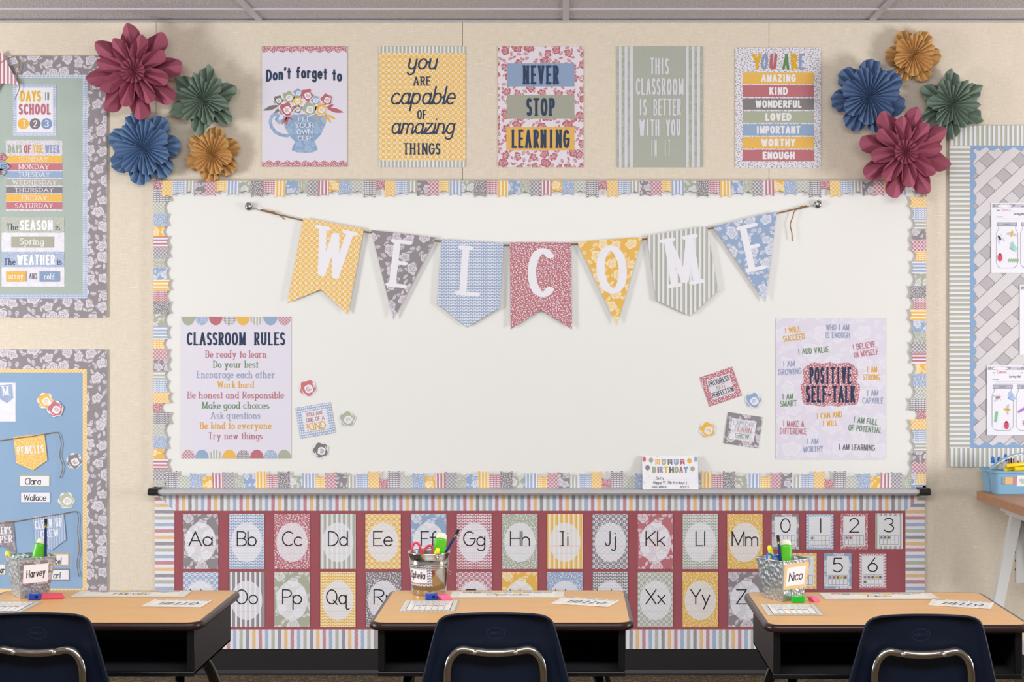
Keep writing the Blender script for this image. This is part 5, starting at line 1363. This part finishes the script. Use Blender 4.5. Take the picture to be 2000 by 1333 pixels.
for zz in (.22,):
    mb = MB(); mb.box((xm-.12, -.79, zz-.02), (xm-.10, -.16, zz+.02), WP); mb.build('stretcher', tt)
    mb = MB(); mb.box((xm+.10, -.79, zz-.02), (xm+.12, -.16, zz+.02), WP); mb.build('stretcher', tt)

# ---- caddy
cad = empty('supply_caddy', 'light blue plastic supply caddy with pens and glue on the trestle table', 'caddy', (1.622, -.145, TZ+.0006), radians(4))
CB = plain((132, 178, 208), .35, .4)
def bin_(y0, y1, nm):
    mb = MB(); L = .30; h = .088
    def rg(k, z): return rrect(.0+k, y0+k, L-k, y1-k, .018, z, 5)
    mb.loft([rg(.010, 0), rg(.002, h-.008), rg(-.005, h-.007), rg(-.006, h), rg(.002, h), rg(.004, h-.006), rg(.012, .004)], CB, smooth=False)
    return mb.build(nm, cad)
bin_(0, .082, 'back_bin'); fb = bin_(-.086, -.002, 'front_bin')
mb = MB(); pth = [(.01+.28*k/24, -.001, .082+.062*sin(pi*k/24)**.8) for k in range(25)]
rings = [[(x_, y_, z_+dz) for y_, dz in ((-.010, 0), (.010, 0), (.011, .007), (-.011, .007))] for x_, _, z_ in pth]
mb.loft(rings, CB); hnd = bevel(mb.build('carry_handle', cad), .0015)
mb = MB()
for k in range(1, 11):
    a, c = pth[k], pth[k+1]; mb.add([(a[0], -.0114, a[2]+.001), (c[0], -.0114, c[2]+.001), (c[0], -.0114, c[2]+.006), (a[0], -.0114, a[2]+.006)], [(0, 1, 2, 3)], plain((228, 228, 232)))
    if k % 2: mb.add([(a[0]+.002, -.0117, a[2]+.003), (c[0]-.002, -.0117, c[2]+.003), (c[0]-.002, -.0117, c[2]+.0045), (a[0]+.002, -.0117, a[2]+.0045)], [(0, 1, 2, 3)], plain((60, 60, 70)))
mb.build('handle_sticker', hnd)
s = Sheet((0, 0, 150, 60), sc=1000)
for i, m_ in enumerate((P('Gd', .5), plain((232, 192, 128)), plain((204, 136, 154)))):
    xs = (0, 14, 42, 58); s.poly([(xs[i], 14), (xs[i+1], 14), (xs[i+1], 42), (xs[i], 42)], m_, 0)
s.rect(58, 8, 106, 50, plain((236, 236, 238)), 1); s.poly([(82+14*sin(a)**3, 29-(11*cos(a)-4*cos(2*a)-1.6*cos(3*a))) for a in [2*pi*k/40 for k in range(40)]], plain((186, 202, 190)), 2)
s.mb.build('paper_label', fb, (.105, -.0828, .050), (radians(7), 0, 0))
def glue(px, py, y):
    p = at(px, py, y); t = empty('glue_bottle', 'x', 'glue bottle', (p.x, y, TZ+.006), 0, 'glue bottles in the blue caddy')
    H = p.z-TZ-.006
    MB().lathe([(0, 0), (.0125, 0), (.0135, .004), (.0135, H-.040), (.012, H-.034), (.009, H-.029), (.009, H-.026)], plain((232, 232, 230), .4), 20).build('bottle', t)
    MB().lathe([(.0072, H-.027), (.0078, H-.022), (.0068, H-.008), (.004, H-.001), (0, H)], plain((20, 122, 214), .35, .45), 20).build('screw_cap', t)
    return t
for (px, py, y), lb in zip(((1939, 892, -.108), (1951.5, 892.5, -.096), (1964, 887.5, -.100)), ('white glue bottle with blue cap nearest the end of the blue caddy', 'white glue bottle with blue cap, middle of three in the blue caddy', 'white glue bottle whose blue cap stands tallest in the blue caddy')): glue(px, py, y)['label'] = lb
YMK = plain((244, 208, 24), .3, .5)
for i, (a, c, lb) in enumerate((((1965, 911), (2016, 905), 'yellow marker lying on top in the blue caddy, its open end showing'), ((1981, 917), (2034, 915), 'yellow marker lying in front in the blue caddy'), ((1961, 920), (2004, 911), 'yellow marker lying underneath the others in the blue caddy'))):
    yy = (-.186, -.200, -.178)[i]; p0, p1 = at(*a, yy), at(*c, yy+.012)
    t, L = stick(p0, p1, 'yellow_marker', lb, 'marker', 'yellow markers in the blue caddy')
    MB().lathe([(.0045, .012), (.0048, .0), (.0078, .0), (.0080, .002), (.0080, L*.6), (.0074, L*.62), (.0074, L)], YMK, 22).build('barrel', t)
    MB().lathe([(.0, L+.0002), (.0072, L), (.0072, L-.006)], YMK, 22).build('end_plug', t)
for i, (px, py, c, nm) in enumerate(((1970, 896, (196, 152, 110), 'tan'), (1975, 895.5, (40, 34, 36), 'black'), (1979.5, 895.5, (224, 110, 70), 'orange'), (1988, 900, (190, 90, 60), 'rust'))):
    p = at(px, py, -.118-.006*(i % 2)); t, L = stick((p.x+.01, p.y+.004, TZ+.006), p, 'colouring_pencil', nm+' colouring pencil end showing above the blue caddy', 'colouring pencil', 'colouring pencils in the blue caddy')
    MB().lathe([(0, 0), (.0035, 0), (.0035, L-.008)], plain(c, .4), 8, smooth=False).build('shaft', t); MB().lathe([(.0035, L-.008), (.003, L-.001), (0, L)], plain(mixc(c, (0, 0, 0), .2), .4), 8).build('end_cap', t)
